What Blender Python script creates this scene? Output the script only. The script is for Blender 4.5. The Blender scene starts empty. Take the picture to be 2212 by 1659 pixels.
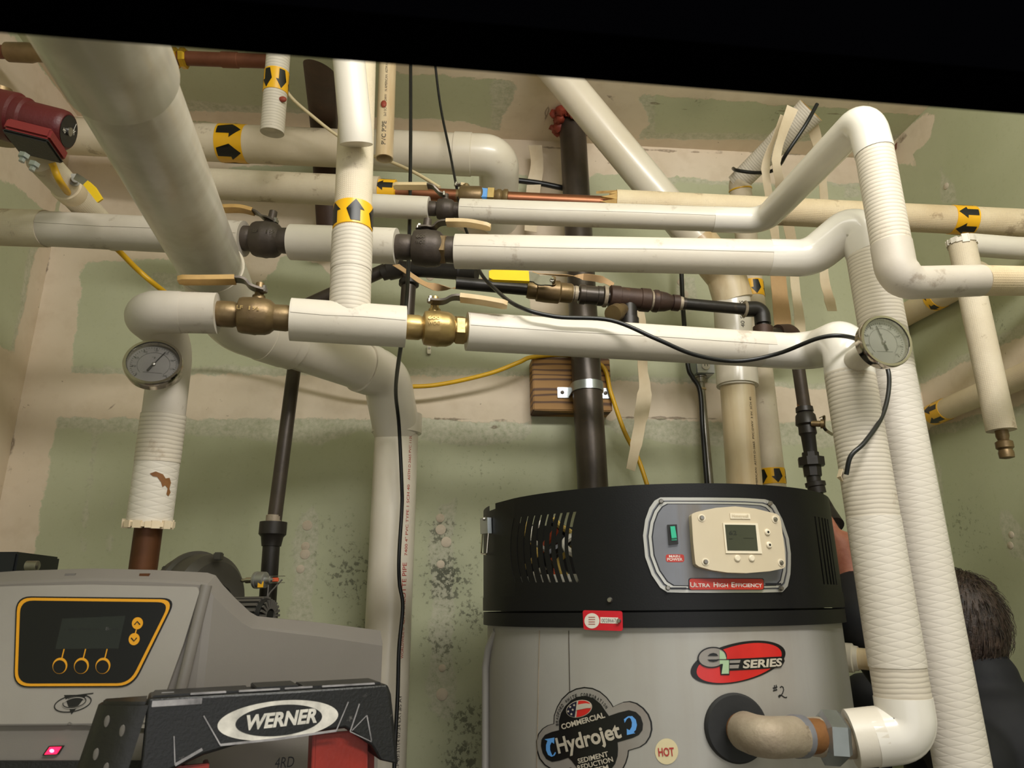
import bpy, bmesh, math, random
import numpy as np
from mathutils import Vector, Matrix
random.seed(7)
SC = bpy.context.scene
COL = SC.collection
PI = math.pi
# ------------------------------------------------------------------ camera
IW, IH, F = 2212, 1659, 1534.0
CAM = Vector((0, 0, 1.70))
YAW, PITCH, ROLL = math.radians(-6.0), math.radians(17.25), math.radians(-0.7)
_fh = Vector((-math.sin(YAW), math.cos(YAW), 0)); _rt = Vector((math.cos(YAW), math.sin(YAW), 0)); _up = Vector((0, 0, 1))
FW = _fh * math.cos(PITCH) + _up * math.sin(PITCH)
_u2 = _up * math.cos(PITCH) - _fh * math.sin(PITCH)
RT = _rt * math.cos(ROLL) + _u2 * math.sin(ROLL)
UP = _u2 * math.cos(ROLL) - _rt * math.sin(ROLL)
cam_d = bpy.data.cameras.new('camera'); cam_o = bpy.data.objects.new('camera', cam_d); COL.objects.link(cam_o)
cam_o.matrix_world = Matrix(((RT.x, UP.x, -FW.x, CAM.x), (RT.y, UP.y, -FW.y, CAM.y), (RT.z, UP.z, -FW.z, CAM.z), (0, 0, 0, 1)))
cam_d.sensor_width = 36; cam_d.lens = F / IW * 36; cam_d.clip_start = 0.05
cam_d.dof.use_dof = True; cam_d.dof.focus_distance = 1.45; cam_d.dof.aperture_fstop = 8.0
SC.camera = cam_o
# ------------------------------------------------------------------ light
SC.view_settings.view_transform = 'Standard'; SC.view_settings.look = 'None'
SC.view_settings.exposure = -0.03; SC.view_settings.gamma = 1.0; SC.view_settings.use_curve_mapping = False
W = bpy.data.worlds.new('World'); SC.world = W; W.use_nodes = True
W.node_tree.nodes['Background'].inputs[0].default_value = (1.0, 0.99, 0.98, 1)
W.node_tree.nodes['Background'].inputs[1].default_value = 1.05

def area(name, loc, target, sx, sy, power, col):
    d = bpy.data.lights.new(name, 'AREA'); d.shape = 'RECTANGLE'; d.size = sx; d.size_y = sy; d.energy = power; d.color = col
    o = bpy.data.objects.new(name, d); COL.objects.link(o); o.location = loc
    o.rotation_euler = (Vector(target) - Vector(loc)).to_track_quat('-Z', 'Y').to_euler()
    return o
area('ceiling_tube_lamp', (0.45, 0.55, 2.78), (0.45, 0.75, 0.0), 1.2, 0.14, 4, (1.0, 0.97, 0.92))
area('ceiling_fill_uplight', (0.45, 0.55, 2.80), (0.45, 0.75, 9.0), 1.2, 0.14, 11, (1.0, 0.97, 0.92))  # upward fill added to brighten the ceiling
area('rear_tube_lamp', (0.55, -0.3, 3.02), (0.45, 1.5, 1.4), 1.2, 0.2, 32, (1.0, 0.975, 0.93))

# ------------------------------------------------------------------ picture point -> place
def ray(x, y):
    return FW + RT * ((x - IW / 2) / F) + UP * (-(y - IH / 2) / F)
def z3(x, y, Z): return CAM + ray(x, y) * Z
def y3(x, y, Y):
    d = ray(x, y); return CAM + d * ((Y - CAM.y) / d.y)
def h3(x, y, h):
    d = ray(x, y); return CAM + d * ((h - CAM.z) / d.z)
def plane3(x, y, P0, N):
    d = ray(x, y); return CAM + d * ((P0 - CAM).dot(N) / d.dot(N))
def zd(p): return (p - CAM).dot(FW)
def rad(w, p): return w / 2 * zd(p) / F
WALL_Y, CEIL_Z = 2.06, 3.22
# ------------------------------------------------------------------ materials
def lin(c):
    return tuple(((v / 255) / 12.92 if v / 255 <= .04045 else ((v / 255 + .055) / 1.055) ** 2.4) for v in c)
MATS = {}
def mat(name, col, rough=.5, metal=0., var=None, spots=None, bump=None, wrap=None, emit=None, coat=0., streak=None, spec=None):
    """var=(colour2, scale, amount)  spots=(colour, scale, threshold, amount)  bump=(scale, strength)
    wrap=(kind, scale, strength) ridges or weave following the pipe's own length (its UV map)."""
    m = bpy.data.materials.new(name); m.use_nodes = True; nt = m.node_tree; N = nt.nodes; L = nt.links
    b = N['Principled BSDF']; b.inputs['Roughness'].default_value = rough; b.inputs['Metallic'].default_value = metal
    if coat: b.inputs['Coat Weight'].default_value = coat; b.inputs['Coat Roughness'].default_value = .15
    if spec is not None: b.inputs['Specular IOR Level'].default_value = spec
    tc = N.new('ShaderNodeTexCoord')
    rgb = N.new('ShaderNodeRGB'); rgb.outputs[0].default_value = (*lin(col), 1); cur = rgb.outputs[0]
    def noise(scale, detail=4, vec=None, rough_=.6):
        n = N.new('ShaderNodeTexNoise'); n.inputs['Scale'].default_value = scale; n.inputs['Detail'].default_value = detail
        n.inputs['Roughness'].default_value = rough_
        L.new(vec or tc.outputs['Object'], n.inputs['Vector']); return n.outputs['Fac']
    def ramp(fac, lo, hi, amt):
        r = N.new('ShaderNodeMapRange'); r.clamp = True
        for i, v in enumerate((lo, hi, 0, amt)): r.inputs[i + 1].default_value = v
        L.new(fac, r.inputs[0]); return r.outputs[0]
    def mix(c2, fac):
        nonlocal cur
        x = N.new('ShaderNodeMix'); x.data_type = 'RGBA'
        L.new(fac, x.inputs[0]); L.new(cur, x.inputs[6]); x.inputs[7].default_value = (*lin(c2), 1); cur = x.outputs[2]
    if var: mix(var[0], ramp(noise(var[1], 5), .35, .7, var[2]))
    if streak:
        mp = N.new('ShaderNodeMapping'); L.new(tc.outputs['Object'], mp.inputs[0]); mp.inputs['Scale'].default_value = streak[1]
        mix(streak[0], ramp(noise(1, 5, mp.outputs[0]), .48, .68, streak[2]))
    if spots: mix(spots[0], ramp(noise(spots[1], 6, None, .7), spots[2], spots[2] + .06, spots[3]))
    hgt = None
    if wrap:
        uv = N.new('ShaderNodeUVMap'); kind, sc, st = wrap[:3]
        sep = N.new('ShaderNodeSeparateXYZ'); L.new(uv.outputs[0], sep.inputs[0])
        def math_(op, a, b_=None):
            q = N.new('ShaderNodeMath'); q.operation = op
            for i, v in enumerate((a, b_)):
                if v is None: continue
                if isinstance(v, (int, float)): q.inputs[i].default_value = v
                else: L.new(v, q.inputs[i])
            return q.outputs[0]
        dist = noise(9, 3)
        if kind == 'rings':      # cloth wrapped round and round
            s = math_('SINE', math_('ADD', math_('MULTIPLY', sep.outputs[1], sc), math_('MULTIPLY', dist, 9)))
            hgt = math_('MULTIPLY', math_('POWER', math_('ADD', math_('MULTIPLY', s, .5), .5), .5), math_('ADD', noise(22, 3), .2))
            line = s
        elif kind == 'diamond':
            a = math_('ABSOLUTE', math_('SINE', math_('ADD', math_('MULTIPLY', sep.outputs[1], sc), math_('ADD', math_('MULTIPLY', sep.outputs[0], sc * .24), math_('MULTIPLY', dist, 2.2)))))
            b2 = math_('ABSOLUTE', math_('SINE', math_('SUBTRACT', math_('MULTIPLY', sep.outputs[1], sc), math_('SUBTRACT', math_('MULTIPLY', sep.outputs[0], sc * .24), math_('MULTIPLY', dist, 2.2)))))
            hgt = math_('POWER', math_('MINIMUM', a, b2), .35); line = None
        else:                    # weave
            a = math_('SINE', math_('MULTIPLY', sep.outputs[1], sc)); b2 = math_('SINE', math_('MULTIPLY', sep.outputs[0], sc))
            hgt = math_('MAXIMUM', a, b2); line = None
        bp = N.new('ShaderNodeBump'); bp.inputs['Strength'].default_value = st; bp.inputs['Distance'].default_value = .002
        L.new(hgt, bp.inputs['Height']); L.new(bp.outputs[0], b.inputs['Normal'])
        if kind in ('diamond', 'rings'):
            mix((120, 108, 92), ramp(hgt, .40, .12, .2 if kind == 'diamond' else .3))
    if bump:
        bp2 = N.new('ShaderNodeBump'); bp2.inputs['Strength'].default_value = bump[1]; bp2.inputs['Distance'].default_value = .002
        L.new(noise(bump[0], 5), bp2.inputs['Height'])
        if hgt is not None: L.new(bp.outputs[0], bp2.inputs['Normal'])
        L.new(bp2.outputs[0], b.inputs['Normal'])
    L.new(cur, b.inputs['Base Color'])
    if emit:
        b.inputs['Emission Color'].default_value = (*lin(emit[0]), 1); b.inputs['Emission Strength'].default_value = emit[1]
    MATS[name] = m
    return m
RUST = (96, 62, 34)
mat('jacket_white', (216, 208, 195), .42, var=((196, 184, 164), 3.5, .5), spots=((128, 104, 76), 9, .615, .4), bump=(60, .12))
mat('jacket_grey', (205, 196, 184), .5, var=((168, 156, 138), 4, .6), spots=((110, 88, 64), 11, .61, .45), bump=(60, .15))
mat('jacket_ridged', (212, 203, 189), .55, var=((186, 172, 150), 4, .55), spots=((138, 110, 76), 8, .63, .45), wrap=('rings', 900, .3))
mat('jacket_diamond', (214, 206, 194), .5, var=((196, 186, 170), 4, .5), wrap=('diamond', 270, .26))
mat('jacket_tan', (220, 203, 172), .6, var=((186, 160, 122), 4, .7), spots=((112, 84, 54), 12, .61, .45), wrap=('weave', 1500, .2))
mat('jacket_cream', (222, 208, 184), .5, var=((198, 178, 146), 4, .6), spots=((120, 92, 62), 12, .61, .45), bump=(90, .2))
mat('jacket_canvas', (216, 203, 180), .65, var=((180, 160, 130), 5, .6), spots=((120, 92, 62), 12, .6, .5), wrap=('weave', 1700, .16))
mat('fitting_white', (228, 222, 212), .22, var=((206, 198, 186), 3, .5), spots=((150, 128, 98), 6, .7, .4), coat=.3)
mat('pvc_shaded', (204, 197, 185), .3, var=((176, 166, 150), 2.5, .6), streak=((150, 132, 108), (14, 14, 2), .35), coat=.25)  # white PVC greyed: shade on the slanting length put into the colour
mat('pvc_white', (222, 213, 197), .3, var=((192, 176, 150), 3, .55), spots=((140, 116, 84), 10, .68, .4), coat=.25)
mat('pvc_cream', (222, 204, 170), .34, var=((190, 156, 104), 3, .6), streak=((160, 118, 66), (16, 16, 1.5), .5), coat=.2)
mat('pvc_dark', (196, 178, 146), .4, var=((168, 142, 104), 3, .6))
mat('foam_edge', (206, 172, 110), .9, var=((150, 110, 60), 20, .8), bump=(80, .8))
mat('copper', (150, 98, 70), .38, .85, var=((110, 66, 46), 6, .7))
mat('copper_aged', (98, 60, 34), .5, .6, var=((54, 34, 20), 7, .8), bump=(40, .1))
mat('copper_red', (122, 74, 52), .5, .45, var=((92, 50, 32), 12, .8), bump=(40, .15))
mat('iron', (80, 70, 61), .36, .4, var=((48, 43, 39), 7, .8), spots=((96, 76, 58), 16, .64, .5), bump=(70, .15))
mat('iron_black', (50, 45, 41), .42, .3, var=((30, 28, 26), 8, .8), spots=((78, 62, 48), 18, .66, .5), bump=(70, .2))
mat('iron_rust', (76, 54, 43), .55, .25, var=((50, 36, 30), 10, .8), spots=((104, 70, 44), 22, .62, .5), bump=(60, .3))
mat('bronze_dark', (88, 78, 70), .5, .5, var=((60, 53, 48), 9, .7), bump=(120, .25))
mat('brass', (140, 118, 82), .4, .6, var=((98, 78, 54), 9, .8), bump=(120, .2))
mat('brass_bright', (190, 164, 108), .34, .7, var=((146, 118, 72), 9, .7), bump=(120, .15))
mat('brass_shiny', (212, 170, 60), .2, .95)
mat('steel', (168, 164, 156), .32, .9, var=((118, 112, 104), 14, .6))
mat('zinc', (176, 182, 184), .3, .85, var=((140, 144, 146), 14, .6), bump=(40, .05))
mat('chrome', (190, 182, 170), .14, 1.0)
mat('steel_cast', (176, 162, 142), .6, .35, var=((128, 112, 92), 12, .7), spots=((80, 62, 44), 22, .64, .5), bump=(140, .5))
mat('steel_rust', (150, 104, 60), .6, .4, var=((94, 54, 28), 12, .9), bump=(70, .4))
mat('tape_grey', (132, 132, 138), .5, .2, var=((90, 88, 92), 16, .7))
mat('lever_cream', (222, 200, 158), .5, var=((176, 142, 90), 9, .7), spots=((90, 66, 40), 26, .66, .5))
mat('lever_tan', (196, 158, 96), .5, var=((140, 104, 58), 12, .8), spots=((84, 60, 36), 30, .64, .6))
mat('lever_steel', (110, 102, 94), .36, .8, var=((74, 66, 58), 14, .7))
mat('yellow_vinyl', (246, 206, 34), .4, var=((226, 176, 20), 8, .4))
mat('label_yellow', (240, 182, 20), .38, var=((214, 150, 12), 8, .5), coat=.2)
mat('label_black', (22, 20, 18), .4)
mat('cable_yellow', (226, 176, 30), .42, var=((176, 130, 20), 12, .5))
mat('cable_black', (17, 17, 18), .36, var=((34, 34, 34), 20, .5))
mat('cord_cream', (214, 196, 156), .55)
mat('black_paint', (2, 2, 3), .9, spec=.0)
mat('cap_black', (14, 14, 15), .45, spec=.3, var=((20, 20, 21), 6, .5), spots=((54, 53, 50), 34, .74, .5), bump=(400, .1))
mat('plastic_black', (20, 20, 21), .38, var=((34, 34, 35), 7, .6), spots=((128, 124, 120), 38, .66, .5), bump=(240, .35))
mat('plastic_black_end', (24, 23, 20), .42, var=((38, 37, 33), 7, .6), bump=(60, .5))
mat('scuff', (172, 168, 170), .5, var=((70, 68, 70), 26, .8))
mat('plastic_grey', (124, 118, 112), .42, var=((116, 110, 103), 5, .5), spots=((92, 84, 76), 40, .7, .35), bump=(700, .08))
mat('plastic_grey_plate', (158, 152, 144), .4, var=((142, 135, 126), 6, .5), spots=((110, 100, 90), 40, .7, .3), bump=(700, .06))
mat('plastic_grey_dark', (108, 103, 98), .45)
mat('panel_black', (8, 8, 12), .3, spots=((90, 90, 96), 90, .74, .6))
mat('panel_yellow', (226, 158, 28), .4)
mat('lcd_dark', (34, 38, 36), .25)
mat('led_red', (230, 20, 40), .3, emit=((255, 20, 60), 4.0))
mat('led_core', (255, 120, 140), .3, emit=((255, 90, 120), 7.0))
mat('blower_grey', (92, 88, 83), .5, var=((76, 72, 66), 6, .5))
mat('motor_black', (28, 28, 28), .45, var=((44, 42, 40), 12, .5))
mat('heater_silver', (166, 163, 157), .42, .12, var=((152, 147, 138), 4, .5), streak=((128, 108, 82), (9, 9, .5), .22), spots=((118, 96, 70), 30, .74, .4), bump=(300, .04))
mat('plate_bright', (196, 194, 186), .3, .6)
mat('plate_grey', (128, 130, 136), .38, .5, var=((108, 106, 108), 8, .5), streak=((112, 96, 66), (30, 30, 2), .4))
mat('plate_dark', (24, 25, 32), .4)
mat('beige_plastic', (206, 192, 166), .42, var=((184, 166, 136), 5, .5), spots=((140, 116, 82), 22, .7, .4))
mat('beige_light', (226, 214, 190), .35)
mat('lcd_green', (66, 68, 54), .2, var=((54, 56, 44), 10, .5))
mat('lcd_mark', (42, 44, 36), .3)
mat('rocker_green', (50, 178, 140), .25, var=((30, 150, 116), 30, .5))
mat('red_label', (186, 46, 30), .35, var=((150, 34, 24), 12, .5), coat=.2)
mat('sticker_red', (206, 34, 30), .32, var=((170, 22, 22), 14, .6), coat=.3)
mat('tag_red', (196, 24, 40), .4)
mat('sticker_black', (13, 13, 15), .35)
mat('sticker_silver', (146, 142, 136), .3, .15, var=((124, 108, 100), 9, .6))
mat('sticker_pale', (196, 184, 166), .35, .1, var=((150, 150, 140), 12, .5))
mat('sticker_green', (164, 190, 152), .35, .2)
mat('sticker_white', (220, 212, 200), .4)
mat('sticker_navy', (22, 22, 44), .35)
mat('sticker_blue', (92, 154, 222), .35)
mat('sticker_cream', (214, 200, 160), .45, var=((190, 172, 128), 20, .5))
mat('letter_red', (166, 30, 30), .4)
mat('print_red', (170, 48, 36), .5)
mat('print_black', (48, 42, 36), .5)
mat('marker_black', (16, 16, 18), .5)
mat('letter_white', (232, 226, 216), .45, var=((150, 146, 140), 40, .7))
mat('rubber', (30, 30, 31), .7, var=((40, 40, 40), 14, .6), bump=(80, .2))
mat('pump_red', (92, 24, 27), .45, var=((70, 16, 19), 8, .6), spots=((60, 20, 20), 30, .68, .5), bump=(180, .3))
mat('pump_red_lip', (120, 36, 36), .45)
mat('caulk_red', (150, 62, 42), .6, var=((92, 30, 20), 20, .7), bump=(50, .9))
mat('wood', (150, 100, 48), .6, var=((120, 76, 34), 5, .5), bump=(60, .2))
mat('strip_cream', (222, 206, 178), .7, var=((190, 160, 118), 8, .6))
mat('strip_tan', (196, 160, 116), .7, var=((160, 122, 80), 8, .6))
mat('skin', (186, 122, 98), .5, var=((158, 88, 70), 40, .7), bump=(90, .4))
mat('hair', (48, 36, 30), .42, var=((92, 74, 62), 60, .8), streak=((26, 20, 17), (120, 120, 14), .8), bump=(240, .9))
mat('jacket_cloth', (20, 20, 24), .75, var=((34, 34, 38), 10, .5), bump=(50, .3))
mat('denim', (44, 52, 66), .8, bump=(300, .3))
mat('leather', (52, 38, 28), .6)
mat('fibreglass_red', (150, 38, 24), .38, var=((118, 28, 18), 14, .6), bump=(200, .15))
mat('aluminium', (170, 170, 168), .4, .8)
mat('dial_face', (176, 174, 160), .5, var=((140, 138, 124), 20, .5))
mat('dial_face_shaded', (118, 114, 108), .5, var=((90, 86, 82), 20, .5))  # darker copy of the dial face, shade put into its colour
mat('concrete', (128, 122, 114), .8, var=((86, 80, 74), 3, .7), bump=(40, .3))
mat('box_dark', (38, 40, 44), .45, .3)
mat('dab', (206, 192, 172), .8, var=((178, 160, 136), 30, .6), bump=(90, .4))
mat('wire_orange', (232, 104, 66), .5); mat('wire_yellow', (206, 176, 90), .5); mat('wire_white', (226, 220, 204), .5)
def wood_mat():
    m = MATS['wood']; nt = m.node_tree; N = nt.nodes; L = nt.links; b = N['Principled BSDF']
    tc = N.new('ShaderNodeTexCoord'); w = N.new('ShaderNodeTexWave'); w.bands_direction = 'Z'; w.inputs['Scale'].default_value = 15; w.inputs['Distortion'].default_value = 11
    w.inputs['Detail'].default_value = 3
    mp = N.new('ShaderNodeMapping'); mp.inputs['Scale'].default_value = (.12, .3, 1); L.new(tc.outputs['Object'], mp.inputs[0]); L.new(mp.outputs[0], w.inputs[0])
    cr = N.new('ShaderNodeValToRGB'); cr.color_ramp.elements[0].color = (*lin((84, 50, 18)), 1); cr.color_ramp.elements[1].color = (*lin((160, 116, 56)), 1)
    cr.color_ramp.elements[0].position = .05; cr.color_ramp.elements[1].position = .5
    L.new(w.outputs['Fac'], cr.inputs[0]); L.new(cr.outputs[0], b.inputs['Base Color'])
wood_mat()
gm = bpy.data.materials.new('gauge_glass'); gm.use_nodes = True; _n = gm.node_tree.nodes; _l = gm.node_tree.links
_n.remove(_n['Principled BSDF']); _t = _n.new('ShaderNodeBsdfTransparent'); _g = _n.new('ShaderNodeBsdfGlossy'); _g.inputs['Roughness'].default_value = .08
_t.inputs[0].default_value = (.965, .965, .96, 1)
_m = _n.new('ShaderNodeMixShader'); _f = _n.new('ShaderNodeFresnel'); _f.inputs[0].default_value = 1.5
_l.new(_f.outputs[0], _m.inputs[0]); _l.new(_t.outputs[0], _m.inputs[1]); _l.new(_g.outputs[0], _m.inputs[2]); _l.new(_m.outputs[0], _n['Material Output'].inputs[0])
MATS['gauge_glass'] = gm
# ------------------------------------------------------------------ object helpers
def finish(name, bm, m, ang=38):
    me = bpy.data.meshes.new(name); bm.normal_update(); bm.to_mesh(me); bm.free()
    if m: me.materials.append(MATS[m])
    me.shade_smooth(); me.set_sharp_from_angle(angle=math.radians(ang))
    o = bpy.data.objects.new(name, me); COL.objects.link(o); return o
def tag(o, label=None, cat=None, group=None, kind=None):
    for k, v in (('label', label), ('category', cat), ('group', group), ('kind', kind)):
        if v: o[k] = v
    return o
def solo(name, bm, m, label, cat, group=None, ang=38):
    o = finish(name, bm, m, ang); me = o.data
    co = np.empty(len(me.vertices) * 3); me.vertices.foreach_get('co', co); co = co.reshape(-1, 3)
    p = Vector(((co[:, 0].min() + co[:, 0].max()) / 2, (co[:, 1].min() + co[:, 1].max()) / 2, co[:, 2].min()))
    me.transform(Matrix.Translation(-p)); o.location = p
    return tag(o, label, cat, group)
def thing(name, label, cat, loc, group=None):
    o = bpy.data.objects.new(name, None); COL.objects.link(o); o.location = loc; o.empty_display_size = .05
    return tag(o, label, cat, group)
def wloc(o):
    p = Vector(o.location)
    while o.parent is not None: o = o.parent; p = p + Vector(o.location)
    return p
def part(name, bm, m, par, label=None, ang=38):
    o = finish(name, bm, m, ang); o.data.transform(Matrix.Translation(-wloc(par))); o.parent = par
    if label: o['label'] = label
    return o
def struct(name, bm, m, par=None):
    o = finish(name, bm, m, 30)
    if par: o.parent = par
    o['kind'] = 'structure'; return o
# ------------------------------------------------------------------ shapes
def B(): return bmesh.new()
def frame(t, ref=None):
    t = t.normalized(); ref = ref or (Vector((0, 0, 1)) if abs(t.z) < .9 else Vector((1, 0, 0)))
    n = (ref - t * ref.dot(t)).normalized(); return n, t.cross(n)
def rings(bm, pts, rs, seg=24, caps=(True, True), closed_uv=True, squash=None):
    """a tube through pts with a radius for each, carrying a UV map in metres (round it, along it)"""
    uvl = bm.loops.layers.uv.verify(); n = len(pts)
    t0 = (pts[1] - pts[0]).normalized(); u, v = frame(t0); allr = []; L = 0; Ls = []
    for i, p in enumerate(pts):
        if i == 0: t = t0
        elif i == n - 1: t = pts[i] - pts[i - 1]
        else:
            a = pts[i] - pts[i - 1]; b = pts[i + 1] - pts[i]
            t = (a.normalized() if a.length > 1e-9 else Vector()) + (b.normalized() if b.length > 1e-9 else Vector())
        if t.length < 1e-9: t = t0
        t = t.normalized(); ax = t0.cross(t)
        if ax.length > 1e-6:
            q = Matrix.Rotation(math.atan2(ax.length, t0.dot(t)), 3, ax.normalized()); u = q @ u; v = q @ v
        t0 = t
        if i: L += (pts[i] - pts[i - 1]).length
        Ls.append(L)
        s = squash or 1
        allr.append([bm.verts.new(p + (u * math.cos(2 * PI * k / seg) + v * math.sin(2 * PI * k / seg) * s) * rs[i]) for k in range(seg)])
    for i in range(n - 1):
        for k in range(seg):
            k2 = (k + 1) % seg
            f = bm.faces.new((allr[i][k], allr[i][k2], allr[i + 1][k2], allr[i + 1][k]))
            R = max(rs[i], 1e-4) * 2 * PI
            for lp, (a, b) in zip(f.loops, ((k, i), (k + 1, i), (k + 1, i + 1), (k, i + 1))): lp[uvl].uv = (R * a / seg, Ls[b])
    if caps[0]: bm.faces.new(list(reversed(allr[0])))
    if caps[1]: bm.faces.new(allr[-1])
    return allr
def fillet(pts, r, n=10):
    """the path with each inner corner rounded to bend radius r (a number, or one for each inner corner)"""
    out = [pts[0]]
    for i in range(1, len(pts) - 1):
        R = r[i - 1] if isinstance(r, (list, tuple)) else r
        a, p, b = pts[i - 1], pts[i], pts[i + 1]; d1 = (a - p); d2 = (b - p); l1, l2 = d1.length, d2.length
        d1.normalize(); d2.normalize(); th = math.acos(max(-1, min(1, d1.dot(d2))))
        if th > PI - .03: out.append(p); continue
        k = min(R / math.tan(th / 2), l1 * .49, l2 * .49); p1, p2 = p + d1 * k, p + d2 * k
        rr = k * math.tan(th / 2); c = p + (d1 + d2).normalized() * (rr / math.sin(th / 2)); e1 = p1 - c; e2 = p2 - c; w = math.acos(max(-1, min(1, e1.normalized().dot(e2.normalized()))))
        for j in range(n + 1):
            s = j / n; out.append(c + (e1 * math.sin((1 - s) * w) + e2 * math.sin(s * w)) / max(math.sin(w), 1e-6))
    out.append(pts[-1]); return out
def tube(pts, r, bend=0, seg=24, caps=(True, True), bm=None):
    bm = bm or B(); p = fillet(pts, bend) if bend and len(pts) > 2 else pts
    rs = [r] * len(p) if not isinstance(r, (list, tuple)) else r
    rings(bm, p, rs, seg, caps); return bm
def spline(pts, n=8):
    out = []
    P = [pts[0] * 2 - pts[1]] + list(pts) + [pts[-1] * 2 - pts[-2]]
    for i in range(1, len(P) - 2):
        for j in range(n):
            t = j / n; a, b, c, d = P[i - 1:i + 3]
            out.append(.5 * ((2 * b) + (c - a) * t + (2 * a - 5 * b + 4 * c - d) * t * t + (3 * b - a - 3 * c + d) * t ** 3))
    out.append(pts[-1]); return out
def lathe(A, Bp, prof, seg=28, bm=None, caps=(True, True)):
    """prof = (distance from A towards Bp in metres, radius)"""
    bm = bm or B(); d = (Bp - A).normalized(); uvl = bm.loops.layers.uv.verify(); u, v = frame(d); rr = []
    for s, r in prof: rr.append([bm.verts.new(A + d * s + (u * math.cos(2 * PI * k / seg) + v * math.sin(2 * PI * k / seg)) * max(r, 1e-5)) for k in range(seg)])
    for i in range(len(prof) - 1):
        for k in range(seg):
            k2 = (k + 1) % seg
            f = bm.faces.new((rr[i][k], rr[i][k2], rr[i + 1][k2], rr[i + 1][k]))
            R = prof[i][1] * 2 * PI
            for lp, (a, b) in zip(f.loops, ((k, i), (k + 1, i), (k + 1, i + 1), (k, i + 1))): lp[uvl].uv = (R * a / seg, prof[b][0])
    if caps[0]: bm.faces.new(list(reversed(rr[0])))
    if caps[1]: bm.faces.new(rr[-1])
    return bm
def box(c, ax, ay, az, bev=0, bm=None, seg=2):
    """centre and three half-extent vectors"""
    bm = bm or B(); vs = [bm.verts.new(c + ax * i + ay * j + az * k) for i in (-1, 1) for j in (-1, 1) for k in (-1, 1)]
    fs = [bm.faces.new([vs[i] for i in f]) for f in ((0, 1, 3, 2), (4, 6, 7, 5), (0, 4, 5, 1), (2, 3, 7, 6), (0, 2, 6, 4), (1, 5, 7, 3))]
    if ax.cross(ay).dot(az) < 0: bmesh.ops.reverse_faces(bm, faces=fs)
    if bev: bmesh.ops.bevel(bm, geom=list({e for f in fs for e in f.edges}), offset=bev, segments=seg, affect='EDGES')
    return bm
def prism(pts, vec, bm=None, bev=0):
    bm = bm or B(); a = [bm.verts.new(p) for p in pts]; b = [bm.verts.new(p + vec) for p in pts]; n = len(pts)
    fs = [bm.faces.new(a), bm.faces.new(list(reversed(b)))] + [bm.faces.new((a[i], b[i], b[(i + 1) % n], a[(i + 1) % n])) for i in range(n)]
    bmesh.ops.recalc_face_normals(bm, faces=fs)
    if bev: bmesh.ops.bevel(bm, geom=list(fs[0].edges) + list(fs[1].edges), offset=bev, segments=2, affect='EDGES')
    return bm
def bar(pts, side, w, t, bm=None):
    """flat strip swept along pts; side = direction (or list of directions) of its width; w = width or list"""
    bm = bm or B(); n = len(pts); R = []
    for i, p in enumerate(pts):
        tg = (pts[min(i + 1, n - 1)] - pts[max(i - 1, 0)]).normalized(); s = side[i] if isinstance(side, list) else side
        s = (s - tg * s.dot(tg)).normalized(); nn = tg.cross(s); ww = w[i] if isinstance(w, list) else w
        R.append([bm.verts.new(p + s * (a * ww / 2) + nn * (b * t / 2)) for a, b in ((-1, -1), (1, -1), (1, 1), (-1, 1))])
    for i in range(n - 1):
        for k in range(4): bm.faces.new((R[i][k], R[i][(k + 1) % 4], R[i + 1][(k + 1) % 4], R[i + 1][k]))
    bm.faces.new(list(reversed(R[0]))); bm.faces.new(R[-1])
    bmesh.ops.recalc_face_normals(bm, faces=bm.faces[:]); return bm
def arc_round(poly, r, n=5):
    """2D polygon with rounded corners"""
    out = []; m = len(poly)
    for i in range(m):
        a, p, b = (Vector(poly[(i + k) % m]) for k in (-1, 0, 1)); d1 = a - p; d2 = b - p; k = min(r, d1.length * .45, d2.length * .45)
        p1 = p + d1.normalized() * k; p2 = p + d2.normalized() * k
        for j in range(n + 1):
            t = j / n; out.append(tuple(p1 * (1 - t) ** 2 + p * 2 * t * (1 - t) + p2 * t * t))
    return out
def ell(cx, cy, rx, ry, rot=0, n=40, a0=0, a1=360):
    c, s = math.cos(math.radians(rot)), math.sin(math.radians(rot)); out = []
    full = abs(a1 - a0) >= 360
    for i in range(n if full else n + 1):
        a = math.radians(a0 + (a1 - a0) * i / n); x, y = rx * math.cos(a), ry * math.sin(a); out.append((cx + x * c - y * s, cy + x * s + y * c))
    return out
def patch(poly, mapf, off, thick, step=.02, bm=None):
    """a thin sheet cut to a 2D outline and laid on a surface; mapf(a, b, height) -> place"""
    b2 = B(); f = b2.faces.new([b2.verts.new((x, y, 0)) for x, y in poly])
    xs = [p[0] for p in poly]; lo, hi = min(xs), max(xs); k = math.ceil(lo / step)
    if f.normal.z < 0: bmesh.ops.reverse_faces(b2, faces=[f])
    bmesh.ops.triangulate(b2, faces=b2.faces[:])
    while k * step < hi:
        bmesh.ops.bisect_plane(b2, geom=b2.verts[:] + b2.edges[:] + b2.faces[:], plane_co=(k * step, 0, 0), plane_no=(1, 0, 0), dist=1e-7); k += 1
    g = bmesh.ops.extrude_face_region(b2, geom=b2.faces[:])
    for e in g['geom']:
        if isinstance(e, bmesh.types.BMVert): e.co.z = 1
    for v in b2.verts: v.co = mapf(v.co.x, v.co.y, off + thick * v.co.z)
    bmesh.ops.recalc_face_normals(b2, faces=b2.faces[:])
    if bm is None: return b2
    me = bpy.data.meshes.new('tmp'); b2.to_mesh(me); b2.free(); bm.from_mesh(me); bpy.data.meshes.remove(me); return bm
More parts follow.
